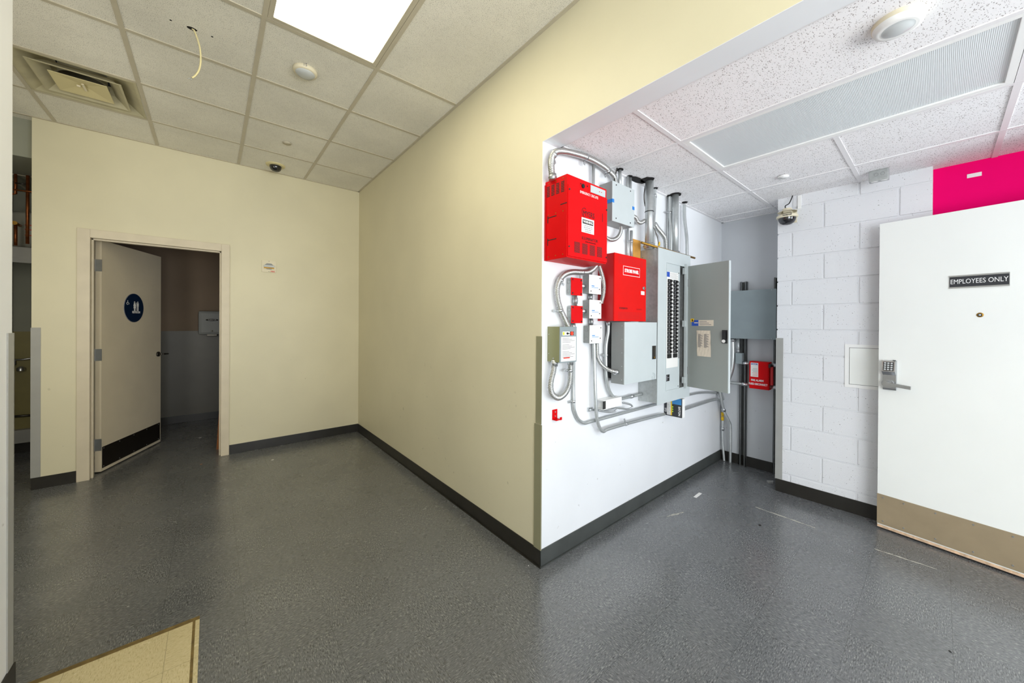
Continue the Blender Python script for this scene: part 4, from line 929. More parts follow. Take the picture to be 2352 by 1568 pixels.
for (px_, py_, Y_, r_c) in ((695, 160, 1.462, .017), (1012, 340, 1.44, .02), (1122, 445, 1.465, .02), (1340, 420, 1.41, .042), (1430, 575, 1.46, .018)):
    q = z1(px_, py_, Y_); cutout(q.x, Y_-.003, r_c)
q = z4(165, 160, 1.43); cutout(q.x, 1.455, .038, 2.2, .7)
for (px_, Y_, r_c) in ((578, 1.42, .040), (505, 1.465, .02), (692, 1.455, .02)):
    q = z4(px_, 400, Y_); cutout(q.x, Y_-.003, r_c)
# plywood board and threaded rod
a_, b_ = z4(60, 880, 1.485), z4(300, 1100, 1.485)
b = MB(); b.box(a_.x, 2.515, WC-.016, WC, 1.86, a_.z, bev=.002); tag(mesh_obj('plywood_board', b, 'plywood'), 'small orange plywood board on the wall behind the breaker panel top', 'board')
p_, q_ = z4(160, 935, 1.375), z4(372, 972, 1.36); b = MB(); b.cyl((p_.x, 1.365, ez1+.012), (z4(812, 1105, 1.365).x, 1.365, ez1+.006), .0085, 12); tag(mesh_obj('threaded_rod', b, 'brass'), 'rusty brass-coloured rod lying along the top of the breaker panel', 'rod')
# couplings between junction boxes
def nip(label, p0, p1, r=.011): conduit(label, [p0, p1], r, curve=False, couplings=[((Vector(p0)+Vector(p1))/2, Vector(p1)-Vector(p0))], m='zinc')
nip('short nipple joining the upper red-covered box to its white neighbour', (1.79, 1.47, 1.66), (1.845, 1.47, 1.66))
nip('short nipple joining the lower red-covered box to its white neighbour', (1.799, 1.47, 1.50), (1.847, 1.47, 1.50))
nip('short vertical conduit between the two red-covered junction boxes', (1.745, 1.468, 1.528), (1.745, 1.468, 1.598), .012)
nip('short coupling between the top and middle white-covered boxes', (1.897, 1.468, 1.571), (1.897, 1.468, 1.615), .011)
nip('short coupling between the middle and bottom white-covered boxes', (1.905, 1.468, 1.408), (1.905, 1.468, 1.457), .011)
nip('short conduit from the top white-covered box up behind the red cabinet', (1.90, 1.468, 1.731), (1.90, 1.468, az0+.02), .009)
nip('short threaded conduit from the lower red-covered box to the olive box', (1.735, 1.475, 1.38), (1.735, 1.475, 1.426), .011)
# flexible loops
Yf_ = 1.452
pts = [z2(725, 55, Yf_), z2(690, 95, Yf_), z2(630, 128, Yf_), z2(545, 130, 1.455), z2(440, 128, 1.46), z2(350, 158, 1.46), z2(290, 225, 1.46), z2(262, 310, 1.46), z2(262, 400, 1.46), z2(278, 500, 1.46), z2(310, 600, 1.46), z2(350, 690, 1.46), z2(395, 790, 1.455)]
pts[-1].z = 1.40
conduit('long ribbed flexible conduit looping left around the red-covered boxes to the olive box', pts, .0155, True, seg=14, straps=[(z2(556, 130, 1.455), (1, 0, 0), (-.2, 0, -1)), (z2(300, 230, 1.46), (.5, 0, .9), (1, 0, -.6)), (z2(292, 590, 1.46), (.3, 0, -1), (-1, 0, -.1))])
conduit('ribbed flexible conduit bowing down beside the strobe panel behind the white-covered boxes', [z2(765, 60, Yf_), z2(792, 140, 1.44), z2(815, 230, 1.43), z2(822, 320, 1.43), z2(812, 410, 1.435), z2(790, 500, 1.45)], .0135, True)
p_ = z3(228, 80, 1.445); p_.z = 1.2; q_ = z3(418, 75, 1.445); q_.z = 1.2
conduit('ribbed flexible conduit hanging in a U below the olive box', [p_, z3(215, 170, 1.445), z3(190, 270, 1.45), z3(182, 370, 1.45), z3(205, 450, 1.45), z3(270, 488, 1.45), z3(335, 455, 1.45), z3(385, 385, 1.45), z3(410, 300, 1.45), z3(418, 200, 1.45), q_], .0155, True, seg=14, straps=[(z3(412, 160, 1.45), ZP, (-1, 0, 0))], couplings=[(p_-ZP*.01, ZP), (q_-ZP*.01, ZP)])
p_ = z3(455, 70, 1.465); p_.z = 1.2
conduit('metal conduit dropping from the olive box and sweeping right to the panel bottom', [p_, z3(453, 300, 1.480), z3(455, 560, 1.480), z3(470, 660, 1.480), z3(515, 750, 1.480), z3(580, 790, 1.480), z3(650, 775, 1.480), z3(800, 735, 1.480), z3(1100, 655, 1.480), z3(1420, 570, 1.480), z6(490, 300, 1.480), z6(640, 280, 1.480), z6(760, 285, 1.480)], .0115, straps=[(z3(453, 530, 1.480), ZP, (-1, 0, 0))])
p_ = z3(712, 0, 1.462); p_.z = 1.297; p_.x -= .012
conduit('metal conduit dropping from the lowest white-covered box and sweeping low to the surge protector', [p_, z3(708, 100, 1.462), z3(716, 400, 1.454), z3(728, 640, 1.452), z3(742, 760, 1.452), z3(775, 860, 1.452), z3(815, 890, 1.452), z3(870, 862, 1.452), z3(1085, 800, 1.452), z3(1400, 718, 1.452), z3(1545, 684, 1.455)], .0115, straps=[(z3(1085, 802, 1.452), (1, 0, 0), (-.3, 0, 1))])
p_ = z2(738, 990, 1.455); p_.z = 1.297
conduit('ribbed flexible conduit curving from the lowest white-covered box into the pale grey cabinet', [p_, z2(738, 1080, 1.455), z2(748, 1160, 1.455), z2(790, 1235, 1.45), z2(860, 1290, 1.43), (gx0-.04, 1.40, z2(930, 1320, 1.40).z), (gx0-.001, 1.395, z2(985, 1325, 1.40).z)], .0125, True, couplings=[((gx0-.012, 1.395, z2(985, 1325, 1.40).z), XP)])
p_ = z2(875, 712, 1.455); p_.z = cz0
conduit('metal conduit bending down from the strobe panel to the galvanized side of the breaker panel', [p_, z2(872, 850, 1.455), z2(850, 990, 1.465), z2(845, 1130, 1.465), z2(848, 1350, 1.465), z3(858, 290, 1.465), z3(885, 400, 1.465), z3(940, 480, 1.465), z3(1010, 498, 1.465), z3(1120, 478, 1.465), (2.52, 1.465, z3(1215, 455, 1.465).z)], .011, couplings=[(z3(1150, 470, 1.462), (1, 0, 0)), (p_-ZP*.012, ZP)], straps=[(z2(848, 1125, 1.465), ZP, (-1, 0, 0))])
# bracket with straps, little white box
a_, b_ = z3(815, 520, 1.43), z3(1035, 590, 1.43)
t = thing('hanger_bracket', 'small open-ended bracket with two bent metal loops on the wall under the pale cabinet', 'bracket', ((a_.x+b_.x)/2, WC, b_.z))
b = MB(); b.box(a_.x+.03, b_.x, 1.43, WC, b_.z+.006, a_.z-.002, bev=.003); b.box(a_.x+.005, a_.x+.032, 1.434, 1.438, b_.z+.008, a_.z-.006, 1); b.box(a_.x, a_.x+.03, 1.43, WC, a_.z-.006, a_.z-.002, 0); b.box(a_.x, a_.x+.03, 1.43, WC, b_.z+.006, b_.z+.009, 0); mesh_obj('bracket_body', b, ['white', 'black'], t)
for pp in ([z3(1045, 548, 1.45), z3(1095, 555, 1.44), z3(1150, 575, 1.43), z3(1155, 605, 1.43), z3(1100, 622, 1.44), z3(1000, 612, 1.45), z3(880, 602, 1.46)], [z3(655, 632, 1.475), z3(760, 632, 1.465), z3(900, 628, 1.45), z3(958, 622, 1.44), z3(955, 648, 1.44), z3(880, 660, 1.45), z3(760, 640, 1.465)]):
    b = MB(); b.tube(pp, .0065, 8); mesh_obj('bent_loop', b, 'zinc', t)
b = MB(); p_ = z3(668, 632, 1.47); b.box(p_.x-.015, p_.x+.03, WC-.012, WC, p_.z-.012, p_.z+.012, bev=.002); mesh_obj('anchor', b, 'zinc', t)
# red extinguisher hook
a_, b_ = z3(210, 635, 1.485), z3(268, 735, 1.485)
t = thing('extinguisher_hook', 'small red extinguisher hook screwed low on the wall near the corner', 'hook', ((a_.x+b_.x)/2, WC, b_.z))
b = MB(); b.box(a_.x, b_.x, WC-.004, WC, b_.z, a_.z, bev=.0015); b.box(a_.x, b_.x, WC-.035, WC, b_.z-.003, b_.z+.001); b.box(b_.x-.012, b_.x+.004, WC-.038, WC-.034, b_.z-.003, b_.z+.014); mesh_obj('hook_plate', b, 'red', t)
b = MB()
for zz in (.3, .75): b.cyl(((a_.x+b_.x)/2, WC-.004, b_.z+(a_.z-b_.z)*zz), ((a_.x+b_.x)/2, WC-.008, b_.z+(a_.z-b_.z)*zz), .004, 8)
mesh_obj('hook_screw', b, 'zinc', t)
# surge protector under the breaker panel: broad face towards -X
sx_ = 2.925; a_ = atX(1526, 935, sx_); yb2 = atX(1567, 940, sx_).y; zt_ = atX(1567, 917, sx_).z; zb_2 = atX(1567, 961, sx_).z
t = thing('surge_protector', 'black and white surge protector with blue and yellow label under the breaker panel', 'surge protector', (sx_+.02, WC, zb_2))
b = MB(); b.box(sx_+.006, sx_+.05, yb2, WC-.003, zb_2, zt_, bev=.004); mesh_obj('case', b, 'white', t)
b = MB(); b.box(sx_, sx_+.006, yb2+.003, WC-.003, zb_2+.002, zt_, bev=.002); fc = mesh_obj('face_plate', b, 'sign_black', t)
L_ = (WC-.003)-(yb2+.003)
def fy(u): return WC-.003-L_*u
b = MB(); hh = zt_-zb_2
b.box(sx_-.0006, sx_, fy(.16), fy(.38), zb_2+.01, zt_-.004, 0); b.box(sx_-.0007, sx_, fy(.38), fy(.45), zb_2+.01, zt_-.004, 1); b.box(sx_-.0006, sx_, fy(.45), fy(.97), zb_2+hh*.68, zt_-.002, 2)
for i in range(3): b.box(sx_-.0012, sx_, fy(.47), fy(.51), zb_2+hh*(.25+.12*i), zb_2+hh*(.31+.12*i), 3)
for i in range(9): b.box(sx_-.0009, sx_, fy(.19), fy(.35-.02*(i % 3)), zb_2+.016+i*.010, zb_2+.0185+i*.010, 4)
mesh_obj('graphic_label', b, ['paper', 'yellow', 'blueink', 'led_green', 'greyink'], fc)
text('EATON', .024, (sx_-.0003, fy(.86), zb_2+hh*.34), ZP*-1, (0, -1, 0), 'white', fc, sx=.95, bold=.0008)
text('SPD', .022, (sx_-.0003, fy(.08), zb_2+hh*.3), ZP*-1, (0, -1, 0), 'white', fc, sx=.9)
conduit('metal conduit leaving the surge protector and bending down to the floor in the corner', [(sx_+.05, 1.455, z6(455, 448, 1.455).z), z6(600, 400, 1.46), z6(740, 357, 1.46), z6(790, 360, 1.46), z6(822, 395, 1.46), z6(830, 460, 1.46), z6(828, 700, 1.46), z6(832, 850, 1.455), (z6(845, 1000, 1.44).x, 1.44, .0)], .0125, couplings=[(z6(829, 665, 1.46), ZP)])
b = MB(); p_ = z6(828, 490, 1.46); b.cyl(p_, p_-ZP*.04, .0135, 16); q_ = p_-ZP*.045; b.cyl(q_, q_-ZP*.04, .0135, 16)
o = C.objects.get('metal_conduit'); 
last = [o for o in C.objects if o.get('label', '').startswith('metal conduit leaving the surge')][0]
mesh_obj('yellow_tag', b, 'yellow', last)
conduit('metal conduit bending away to the right and down into the floor behind the first', [z6(800, 290, 1.47)+XN*.05, z6(812, 300, 1.465), z6(832, 350, 1.465), (3.97, 1.45, .80), (4.02, 1.42, .55), (4.055, 1.39, .45), (4.075, 1.375, .36), (4.075, 1.375, .0)], .0125, couplings=[((4.02, 1.42, .55), (.35, -.3, -1))])

# ---- alcove back wall
def strut(label, Xf, y0, y1, z0, z1):
    b = MB(); w = y1-y0
    b.box(Xf, WD, y0, y0+.004, z0, z1); b.box(Xf, WD, y1-.004, y1, z0, z1); b.box(WD-.004, WD, y0, y1, z0, z1)
    b.box(Xf, Xf+.004, y0, y0+w*.26, z0, z1); b.box(Xf, Xf+.004, y1-w*.26, y1, z0, z1)
    return tag(mesh_obj('strut_channel', b, 'strut'), label, 'strut channel')
ya, yb_ = atX(1713, 900, 4.09).y, atX(1698.5, 900, 4.09).y
strut('metal strut channel floor to above the big grey box, left of the pair', 4.09, ya, yb_, 0, atX(1705, 647, 4.09).z)
yc_ = atX(1776, 900, 4.09).y
strut('metal strut channel at the alcove edge beside the block wall, right of the pair', 4.09, yc_-.042, yc_, 0, atX(1777, 637, 4.09).z)
gy1, gy0 = 1.43, atX(1782.6, 720, 4.0).y; zt3, zb3 = atX(1782, 662.5, 4.0).z, atX(1782, 780, 4.0).z
t = thing('disconnect_box', 'large flat blue-grey box on struts in the alcove behind the open panel door', 'electrical box', (4.05, (gy0+gy1)/2, zb3))
b = MB(); b.box(4.006, 4.09, gy0+.004, gy1-.01, zb3+.004, zt3-.004, bev=.002); mesh_obj('enclosure', b, 'grey_side', t)
b = MB(); b.box(4.0, 4.006, gy0, gy1, zb3, zt3, bev=.002); cv = mesh_obj('cover', b, 'grey_mid', t)
b = MB()
for zz in (zb3+.008, zt3-.010): b.cyl((4.0, gy0+.035, zz), (3.997, gy0+.035, zz), .004, 8)
mesh_obj('cover_screw', b, 'zinc', cv)
ax = lambda x, y, X=4.05: atX(x, y, X)
conduit('thick galvanized conduit bending left below the big alcove box', [(4.05, ax(1682, 785).y, zb3), ax(1683, 810), ax(1681, 840), ax(1675, 862), ax(1664, 885), ax(1650, 900)], .026, couplings=[((4.05, ax(1682, 785).y, zb3-.018), ZP)])
conduit('narrow conduit and coupling below the big alcove box', [(4.05, ax(1696, 785).y, zb3), (4.05, ax(1696, 785).y, ax(1696, 812).z)], .012, curve=False, couplings=[((4.05, ax(1696, 785).y, ax(1696, 806).z), ZP)])
b = MB(); p0_, p1_ = ax(1689, 810, 4.03), ax(1704, 836, 4.03); b.box(4.03, 4.09, p1_.y, p0_.y, p1_.z, p0_.z, bev=.006); tag(mesh_obj('conduit_body', b, 'grey_mid'), 'small grey conduit fitting left of the red fire alarm disconnect', 'conduit fitting')
q0, q1 = ax(1721, 829, 4.0), ax(1766, 831, 4.0); q2 = ax(1721, 891, 4.0)
ry1_, ry0_, rz1, rz0 = q0.y, q1.y, q0.z, q2.z
t = thing('fused_disconnect', 'small red fire alarm fused disconnect box in the alcove', 'electrical box', (4.05, (ry0_+ry1_)/2, rz0))
b = MB(); b.box(4.004, 4.09, ry0_, ry1_, rz0, rz1, bev=.003); mesh_obj('enclosure', b, 'red', t)
b = MB(); b.box(4.0, 4.005, ry0_+.006, ry1_-.001, rz0+.002, rz1-.002, bev=.002); b.box(3.998, 4.0, ry0_+.012, ry0_+.05, rz0+.01, rz0+.10); cv = mesh_obj('cover', b, 'red', t)
b = MB(); b.box(3.999, 4.0, ry1_-.075, ry1_-.012, rz0+.115, rz1-.012, 0)
for i in range(6): b.box(3.9985, 3.999, ry1_-.068, ry1_-.024-.006*(i % 2), rz0+.125+i*.013, rz0+.128+i*.013, 1 if i > 2 else 2)
mesh_obj('printed_label', b, ['paper', 'greyink', 'redink'], cv)
text('EATON', .02, (3.9988, ry1_-.043, rz1-.026), YN, ZP, 'blue', cv, sx=.8, bold=.0008)
text('FIRE ALARM', .026, (3.9978, (ry0_+ry1_)/2+.012, rz0+.082), YN, ZP, 'white', cv, sx=.75, bold=.0006)
text('FUSED DISCONNECT', .026, (3.9978, (ry0_+ry1_)/2+.006, rz0+.046), YN, ZP, 'white', cv, sx=.62, bold=.0006)
b = MB(); b.box(3.99, 4.05, ry0_-.012, ry0_, rz1-.05, rz1-.015, bev=.002); b.box(4.01, 4.03, ry0_-.03, ry0_-.01, rz0+.05, rz1-.04, bev=.004, m=1); mesh_obj('switch_handle', b, ['black', 'darkred'], t)
conduit('level conduit with a coupling entering the upper left of the red disconnect', [(4.05, ax(1700, 835).y, ax(1700, 833).z), (4.05, ry1_, ax(1700, 833).z)], .0125, curve=False, couplings=[((4.05, ry1_+.05, ax(1700, 833).z), YP)])
conduit('level conduit entering the lower left of the red disconnect', [(4.05, 1.45, ax(1700, 881).z), (4.05, ry1_, ax(1700, 881).z)], .0135, curve=False, couplings=[((4.05, ry1_+.06, ax(1700, 881).z), YP)])
conduit('level conduit leaving the upper right of the red disconnect', [(4.05, ry0_, ax(1775, 838).z), (4.05, ry0_-.2, ax(1775, 838).z)], .0135, curve=False, couplings=[((4.05, ry0_-.03, ax(1775, 838).z), YP)])
conduit('level conduit leaving the lower right of the red disconnect', [(4.05, ry0_, ax(1775, 889).z), (4.05, ry0_-.2, ax(1775, 889).z)], .0135, curve=False, couplings=[((4.05, ry0_-.03, ax(1775, 889).z), YP)])

# ---- block wall things
p_ = atX(1831, 480, WE); c0 = atX(1808, 497, 3.63)
t = thing('dome_camera', 'beige wall-mounted dome camera on the block wall corner with a dark bubble', 'security camera', (3.63, c0.y, atX(1804, 524, 3.63).z))
zt4, zr4, zb4 = atX(1806, 480, 3.63).z, atX(1806, 496, 3.63).z, atX(1804, 524, 3.63).z
b = MB(); b.box(WE-.008, WE, p_.y, p_.y+.085, zr4-.045, zt4+.005, bev=.002); mesh_obj('wall_plate', b, 'beige', t)
b = MB(); b.box(3.63, WE-.004, c0.y-.028, c0.y+.028, zt4-.03, zt4, bev=.006); b.lathe([(.03, 0), (.032, -.012), (.05, -.022), (.066, -.03)], (3.63, c0.y, zt4+.002), ZP, 32); mesh_obj('arm', b, 'beige', t)
b = MB(); b.lathe([(.062, .006), (.072, 0), (.073, -.014), (.066, -.02), (.058, -.02)], (3.63, c0.y, zr4), ZP, 40); rg = mesh_obj('collar', b, 'beige', t)
d_ = Vector((3.63, c0.y, 0)).normalized(); text('honeywell', .013, Vector((3.63, c0.y, zr4-.007))-d_*.0735, (d_.y, -d_.x, 0), ZP, 'ink', rg, sx=1.1, bold=.0006)
b = MB(); b.lathe([(.060, -.016), (.058, -.035), (.047, -.057), (.028, -.07), (0, -.075)], (3.63, c0.y, zr4), ZP, 40); mesh_obj('dome', b, 'dome', t)
b = MB(); b.tube([(3.63, c0.y+.01, zt4), (3.64, c0.y+.015, zt4+.03), (3.67, c0.y-.005, zt4+.055), (3.70, c0.y-.02, ZR-.002)], .004, 8); mesh_obj('lead_wire', b, 'ink', t)
b = MB(); b.box(WE-.012, WE, c0.y-.075, c0.y-.05, zt4+.005, ZR-.007, bev=.003); mesh_obj('wire_cover', b, 'white', t)
# electrical box hanging at the ceiling by the block wall
a_ = atZ(1995, 394, ZR); b_ = atZ(2043, 387, ZR)
c_x = a_.x; wy = abs(a_.y-b_.y)
t = thing('junction_box', 'open grey junction box fixed to the ceiling above the block wall', 'junction box', (c_x+.03, (a_.y+b_.y)/2, ZR-.06))
zb5 = atX(1997, 418, c_x).z
b = MB(); b.box(c_x, c_x+.055, b_.y, a_.y, zb5, ZR-.001, bev=.007); bx = mesh_obj('box', b, 'galv', t)
b = MB()
for yy in (.3, .62): b.lathe([(.011, 0), (.011, .001), (.009, .001), (.009, 0)], (c_x, b_.y+(a_.y-b_.y)*yy, (ZR+zb5)/2+.004), XN, 16)
mesh_obj('knockout', b, 'grey_side', bx)
b = MB()
for yy in (.22, .72): b.lathe([(.018, 0), (.014, -.002), (0, -.003)], (c_x+.02, b_.y+(a_.y-b_.y)*yy, zb5), ZP, 9, scale=(.8, 1.1))
mesh_obj('paint_smear', b, 'white', bx)
# access panel in the block wall, partly behind the door
a_ = atX(1941, 790, WE); b_ = atX(1941, 888, WE)
t = thing('access_panel', 'square white access panel in the block wall partly behind the open door', 'access panel', (WE, a_.y-.17, b_.z))
y1_ = a_.y; y0_ = y1_-.36; z1_, z0_ = a_.z, b_.z
b = MB(); b.box(WE-.006, WE, y0_, y1_, z1_-.024, z1_); b.box(WE-.006, WE, y0_, y1_, z0_, z0_+.024); b.box(WE-.006, WE, y1_-.024, y1_, z0_+.024, z1_-.024); b.box(WE-.006, WE, y0_, y0_+.024, z0_+.024, z1_-.024); mesh_obj('panel_frame', b, 'white', t)
b = MB(); b.box(WE-.001, WE, y0_+.024, y1_-.024, z0_+.024, z1_-.024, 1); b.box(WE-.005, WE-.001, y0_+.026, y1_-.0265, z0_+.0265, z1_-.0265, 0); mesh_obj('panel_hatch', b, ['white_door', 'ink'], t)
# white mark on the magenta wall
p_, q_ = atX(2221, 402, 3.81), atX(2255, 400, 3.81)
b = MB(); b.box(3.808, 3.81, q_.y, p_.y, atX(2240, 406, 3.81).z, atX(2240, 397, 3.81).z, bev=.0008); tag(mesh_obj('tape_remnant', b, 'white'), 'small white tape remnant on the magenta wall above the open door', 'tape')
# fallen guard scrap
p_ = atZ(1776, 1110, .0); b = MB(); b.prism([p_, p_+Vector((-.03, .03, 0)), p_+Vector((-.0, .05, 0)), p_+Vector((.04, .01, 0))], (0, 0, .012)); tag(mesh_obj('trim_scrap', b, 'guard'), 'bent scrap of grey trim on the floor at the block wall corner', 'trim scrap')

# ---------------------------------------------------------------- employees door
Fd = atZ(2014, 1207, .012); Fd.z = 0
vp = (693-CX)/F_PX; Dq = -(r_*vp+f_); Dq.normalize(); Nq = Vector((Dq.y, -Dq.x, 0))
if Nq.x > 0: Nq = -Nq
def PQ(px, py): return atP(px, py, Fd, Nq)
def sq(px, py): q = PQ(px, py); return (q-Fd).dot(Dq), q.z
zt6 = PQ(2018, 515).z
def qslab(b, s0, s1, n0, n1, z0, z1, m=0): leafbox(b, s0, s1, n0, n1, z0, z1, m, Dq, Nq, Fd)
WQ = .915; Hq = Fd+Dq*WQ
t = thing('door_2', 'white employees-only door standing open against the block wall', 'door', (Hq.x, Hq.y, 0)); t['kind'] = 'structure'
b = MB(); qslab(b, .0015, WQ, -.045, 0, .03, zt6, 0); qslab(b, .0015, WQ, -.045, .0, .012, .03, 1); leaf = mesh_obj('door_leaf', b, ['white_door', 'wood_edge'], t)
kz = PQ(2020, 1133).z
b = MB(); qslab(b, 0, WQ-.02, 0, .0016, .036, kz); mesh_obj('kick_plate', b, 'kick_tan', leaf)
b = MB()
for zz in (.06, kz-.02):
    for s_ in (.03, .13, .27, .42, .56, .72, .86): q = Fd+Dq*s_+Nq*.0016+ZP*zz; b.cyl(q, q+Nq*.002, .0045, 10)
mesh_obj('kick_plate_screw', b, 'zinc', leaf)
# keypad lock
(s0_, zA), (s1_, zB) = sq(2027, 826), sq(2066, 893)
zT, zBt = sq(2030, 826)[1], sq(2030, 893)[1]; s0_ = sq(2028, 860)[0]; s1_ = sq(2062, 860)[0]
lw = s1_-s0_
def LP(s, n, z): return Fd+Dq*(s0_+s)+Nq*n+ZP*z
prof = [(.004, zT), (.036, zT-.004), (.046, zT-.075), (.022, zT-.10), (.020, zBt+.012), (.016, zBt), (0, zBt), (0, zT)]
b = MB(); b.prism([LP(.004, n, z) for n, z in prof], Dq*(lw-.008)); lk = mesh_obj('keypad_lock', b, 'steel', t)
k0, k1 = (.036, zT-.012), (.045, zT-.068)
vz = Vector((0, 0, 0))+Nq*(k1[0]-k0[0])+ZP*(k1[1]-k0[1]); nk = Nq*.99+ZP*.14
b = MB()
def KP(u, v, e): return LP(lw*(.17+.66*u), k0[0], k0[1])+vz*v+nk*e
b.prism([KP(-.04, -.03, .0005), KP(1.04, -.03, .0005), KP(1.04, 1.03, .0005), KP(-.04, 1.03, .0005)], nk*.0008, 0); mesh_obj('keypad_backing', b, 'ink', lk)
b = MB()
for i in range(3):
    for j in range(4): b.prism([KP(i/3+.05, j/4+.04, .001), KP(i/3+.28, j/4+.04, .001), KP(i/3+.28, j/4+.20, .001), KP(i/3+.05, j/4+.20, .001)], nk*.002)
mesh_obj('keys', b, 'lens', lk)
cl = LP(lw*.42, .02, zBt+.045)
b = MB(); b.cyl(cl, cl+Nq*.014, .030, 28); b.cyl(cl+Nq*.012, cl+Nq*.045, .016, 20); b.cyl(cl+Nq*.045, cl+Nq*.047, .008, 12)
e0 = cl+Nq*.040; b.prism([e0-ZP*.011-Nq*.006, e0+ZP*.011-Nq*.006, e0+ZP*.011+Nq*.008, e0-ZP*.011+Nq*.008], Dq*.115-ZP*.012); mesh_obj('lever_handle', b, 'steel', lk)
q = LP(lw*.8, .012, zT+.001); b = MB(); b.cyl(q, q+ZP*.002, .008, 12); mesh_obj('top_key_plug', b, 'ink', lk)
# peephole
q = PQ(2251, 723); b = MB(); b.lathe([(.014, 0), (.013, .002), (.009, .003)], q, Nq, 28, 0); b.lathe([(.009, .003), (.005, .0025)], q, Nq, 20, 1); b.lathe([(.005, .0025), (0, .004)], q, Nq, 16, 2); mesh_obj('peephole', b, ['brass', 'ink', 'lens'], leaf)
# door frame just outside the picture
b = MB(); hx, hy = Hq.x, Hq.y
b.box(hx+.0, 3.81, hy-.16, hy-.02, 0, 2.7); struct('wall_doorway', b, 'white_wall')
for zz in (.25, 1.07, 1.9): b = MB(); b.cyl((hx, hy, zz-.055), (hx, hy, zz+.055), .008, 10); qslab(b, WQ, WQ+.004, -.04, 0, zz-.05, zz+.05); mesh_obj('hinge', b, 'steel', leaf)
# sign
(sa, za), (sb, zb9) = sq(2180, 662), sq(2320, 626)
zc9 = (sq(2180, 634)[1]+sq(2180, 663)[1])/2; hh9 = (sq(2180, 634)[1]-sq(2180, 663)[1])/2
cen = Fd+Dq*((sa+sb)/2)+ZP*zc9
t = thing('door_sign', 'black and silver EMPLOYEES ONLY sign on the white open door', 'sign', (cen.x, cen.y, zc9-hh9))
b = MB(); qslab(b, sa, sb, .0, .003, zc9-hh9, zc9+hh9); qslab(b, sa, sb, .003, .006, zc9+hh9-.008, zc9+hh9); qslab(b, sa, sb, .003, .006, zc9-hh9, zc9-hh9+.008); mesh_obj('holder', b, 'steel', t)
b = MB(); qslab(b, sa+.002, sb-.002, .003, .0045, zc9-hh9+.0085, zc9+hh9-.0085); pl = mesh_obj('name_plate', b, 'sign_black', t)
tx = text('EMPLOYEES ONLY', .040, cen+Nq*.0046, Dq, ZP, 'white', pl, sx=1.0, bold=.0)
vs = [v.co for v in tx.data.vertices]; root = t
proj_ = [(root.matrix_basis @ v).dot(Dq) for v in vs]; w0 = max(proj_)-min(proj_); want = (sb-sa)*.95
cl_ = root.matrix_basis.inverted() @ cen
for v in tx.data.vertices:
    d = (v.co-cl_).dot(Dq); v.co += Dq*(d*(want/w0-1))

# ---------------------------------------------------------------- small debris on the floor
def scrap(label, px, py, w, h, m, ang, cat='scrap', n=5):
    p = atZ(px, py, 0); b = MB(); pts = []
    for i in range(n):
        a = 2*math.pi*i/n; u, v = w*math.cos(a)*(.8+.3*random.random()), h*math.sin(a)*(.8+.3*random.random())
        pts.append((p.x+u*math.cos(ang)-v*math.sin(ang), p.y+u*math.sin(ang)+v*math.cos(ang), .0005))
    b.prism(pts, (0, 0, .002)); tag(mesh_obj('floor_scrap', b, m), label, cat)
a_, b_ = atZ(1596, 1142, 0), atZ(1609, 1132, 0); d_ = (b_-a_).normalized(); n_ = Vector((-d_.y, d_.x, 0))*.012
b = MB(); b.prism([a_-n_, b_-n_, b_+n_, a_+n_], (0, 0, .0012)); tag(mesh_obj('floor_scrap', b, 'paper'), 'short strip of white tape on the floor below the electrical wall', 'scrap')
scrap('dark crumb on the grey floor in the middle of the right room', 1745, 1206, .015, .010, 'ink', .3)
scrap('tiny dark crumb near the bottom edge of the floor at right', 2182, 1496, .007, .004, 'ink', .5)
scrap('small white paper bit on the floor just inside the restroom', 460, 1005, .018, .010, 'paper', .1)
scrap('small orange bit on the floor in front of the restroom doorway', 462, 1066, .010, .007, 'wood', .1)
scrap('white crumb on the dark floor near the back wall baseboard', 626, 1056, .014, .008, 'paper', .4)
scrap('white speck on the floor beside the near wall corner', 1214, 1299, .004, .003, 'paper', .2)

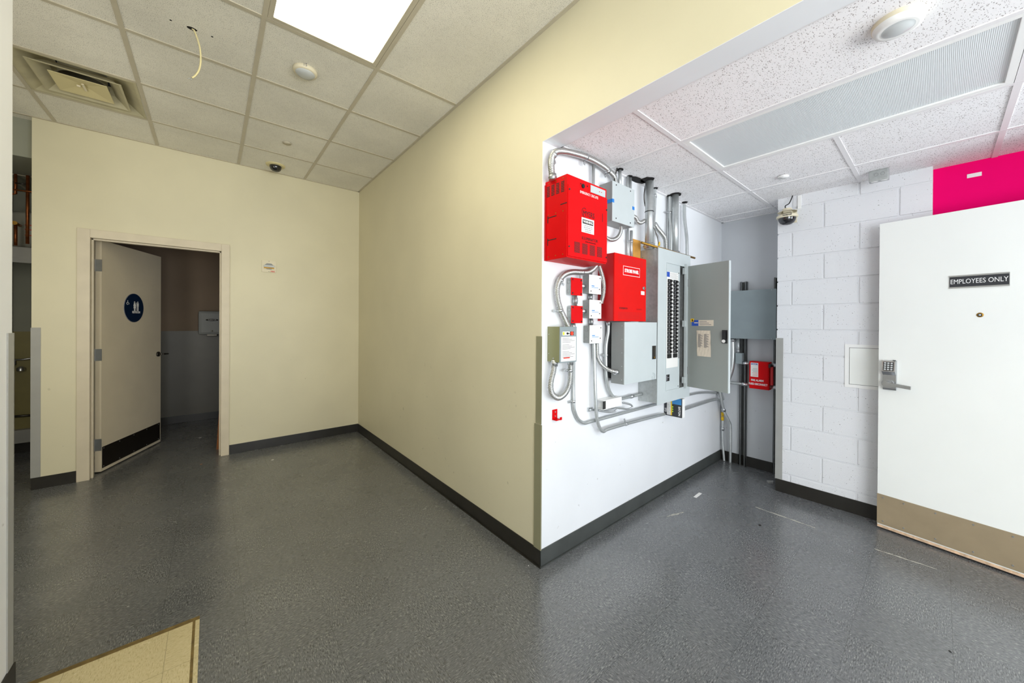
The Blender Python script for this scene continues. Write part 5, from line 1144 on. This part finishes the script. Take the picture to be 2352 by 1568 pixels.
# ================================================================ small loose pieces become parts of their own; repeats share a group
SPLIT = {'rivet': 'rivet', 'cover_screw': 'cover_screw', 'side_screw': 'side_screw', 'can_screw': 'can_screw', 'knockout': 'knockout', 'kick_plate_screw': 'kick_plate_screw', 'dead_front_screw': 'dead_front_screw', 'keys': 'key', 'hook_screw': 'hook_screw', 'blank_filler': 'blank_filler', 'rating_label': 'rating_label', 'warning_stripe': 'warning_stripe', 'indicator': 'indicator', 'paint_smear': 'paint_smear', 'yellow_tag': 'yellow_tag', 'bare_wire': 'bare_wire'}
for o in [o for o in C.objects if o.type == 'MESH' and o.parent and o.name.split('.')[0] in SPLIT]:
    bm = bmesh.new(); bm.from_mesh(o.data); todo = set(bm.verts); isl = []
    while todo:
        st = [todo.pop()]; cur = set(st)
        while st:
            v = st.pop()
            for e in v.link_edges:
                w_ = e.other_vert(v)
                if w_ in todo: todo.discard(w_); cur.add(w_); st.append(w_)
        isl.append(sorted(v.index for v in cur))
    bm.free()
    nm = SPLIT[o.name.split('.')[0]]
    if len(isl) > 1:
        isl.sort(); me0 = o.data
        for n_i, ids in enumerate(isl):
            keep = set(ids); me = me0.copy(); bm = bmesh.new(); bm.from_mesh(me)
            bmesh.ops.delete(bm, geom=[v for v in bm.verts if v.index not in keep], context='VERTS'); bm.to_mesh(me); bm.free()
            if n_i == 0: o.data = me; o.name = nm
            else: c = o.copy(); c.data = me; c.name = nm; C.objects.link(c); c.parent = o.parent
    else: o.name = nm
GROUPS = {'metal_conduit': 'metal conduits on the walls', 'flexible_conduit': 'ribbed flexible conduits on the electrical wall', 'junction_box': 'junction boxes', 'copper_pipe': 'copper pipes in the closet', 'strut_channel': 'strut channels in the alcove', 'sprinkler_cover': 'sprinkler cover plates', 'occupancy_sensor': 'ceiling occupancy sensors', 'dome_camera': 'dome cameras', 'floor_scrap': 'bits of debris on the floor', 'ceiling_light': 'ceiling lights', 'thin_cable': 'thin cables by the pull box'}
for o in C.objects:
    g = GROUPS.get(o.name.split('.')[0])
    if g and o.parent is None and o.get('category'): o['group'] = g

def scuff(label, x0, y0, x1, y1, w):
    a, b2 = atZ(x0, y0, 0), atZ(x1, y1, 0); d = b2-a; n = Vector((-d.y, d.x, 0)).normalized(); up, dn = [], []
    for i in range(13):
        t_ = i/12; k = w*(.25+.9*random.random())*(1-.5*abs(2*t_-1)); c = a+d*t_+n*(random.random()-.5)*w*.5
        up.append(c+n*k+ZP*.0002); dn.append(c-n*k+ZP*.0002)
    b = MB(); b.prism(up+dn[::-1], (0, 0, .0006)); o = tag(mesh_obj('floor_scuff', b, 'scuff'), label, 'floor mark', 'pale scraped marks on the floor'); return o
M['scuff'] = mat('scraped_vinyl', 'a8a59b', .6, noise=.3, nscale=60)
scuff('long pale scraped line on the floor in front of the block wall', 1735, 1164, 1872, 1212, .010)
scuff('long pale scraped line on the floor below the tan kick plate', 2008, 1260, 2152, 1307, .008)
scuff('short pale scraped smear on the floor near the white tape strip', 1532, 1186, 1570, 1176, .012)
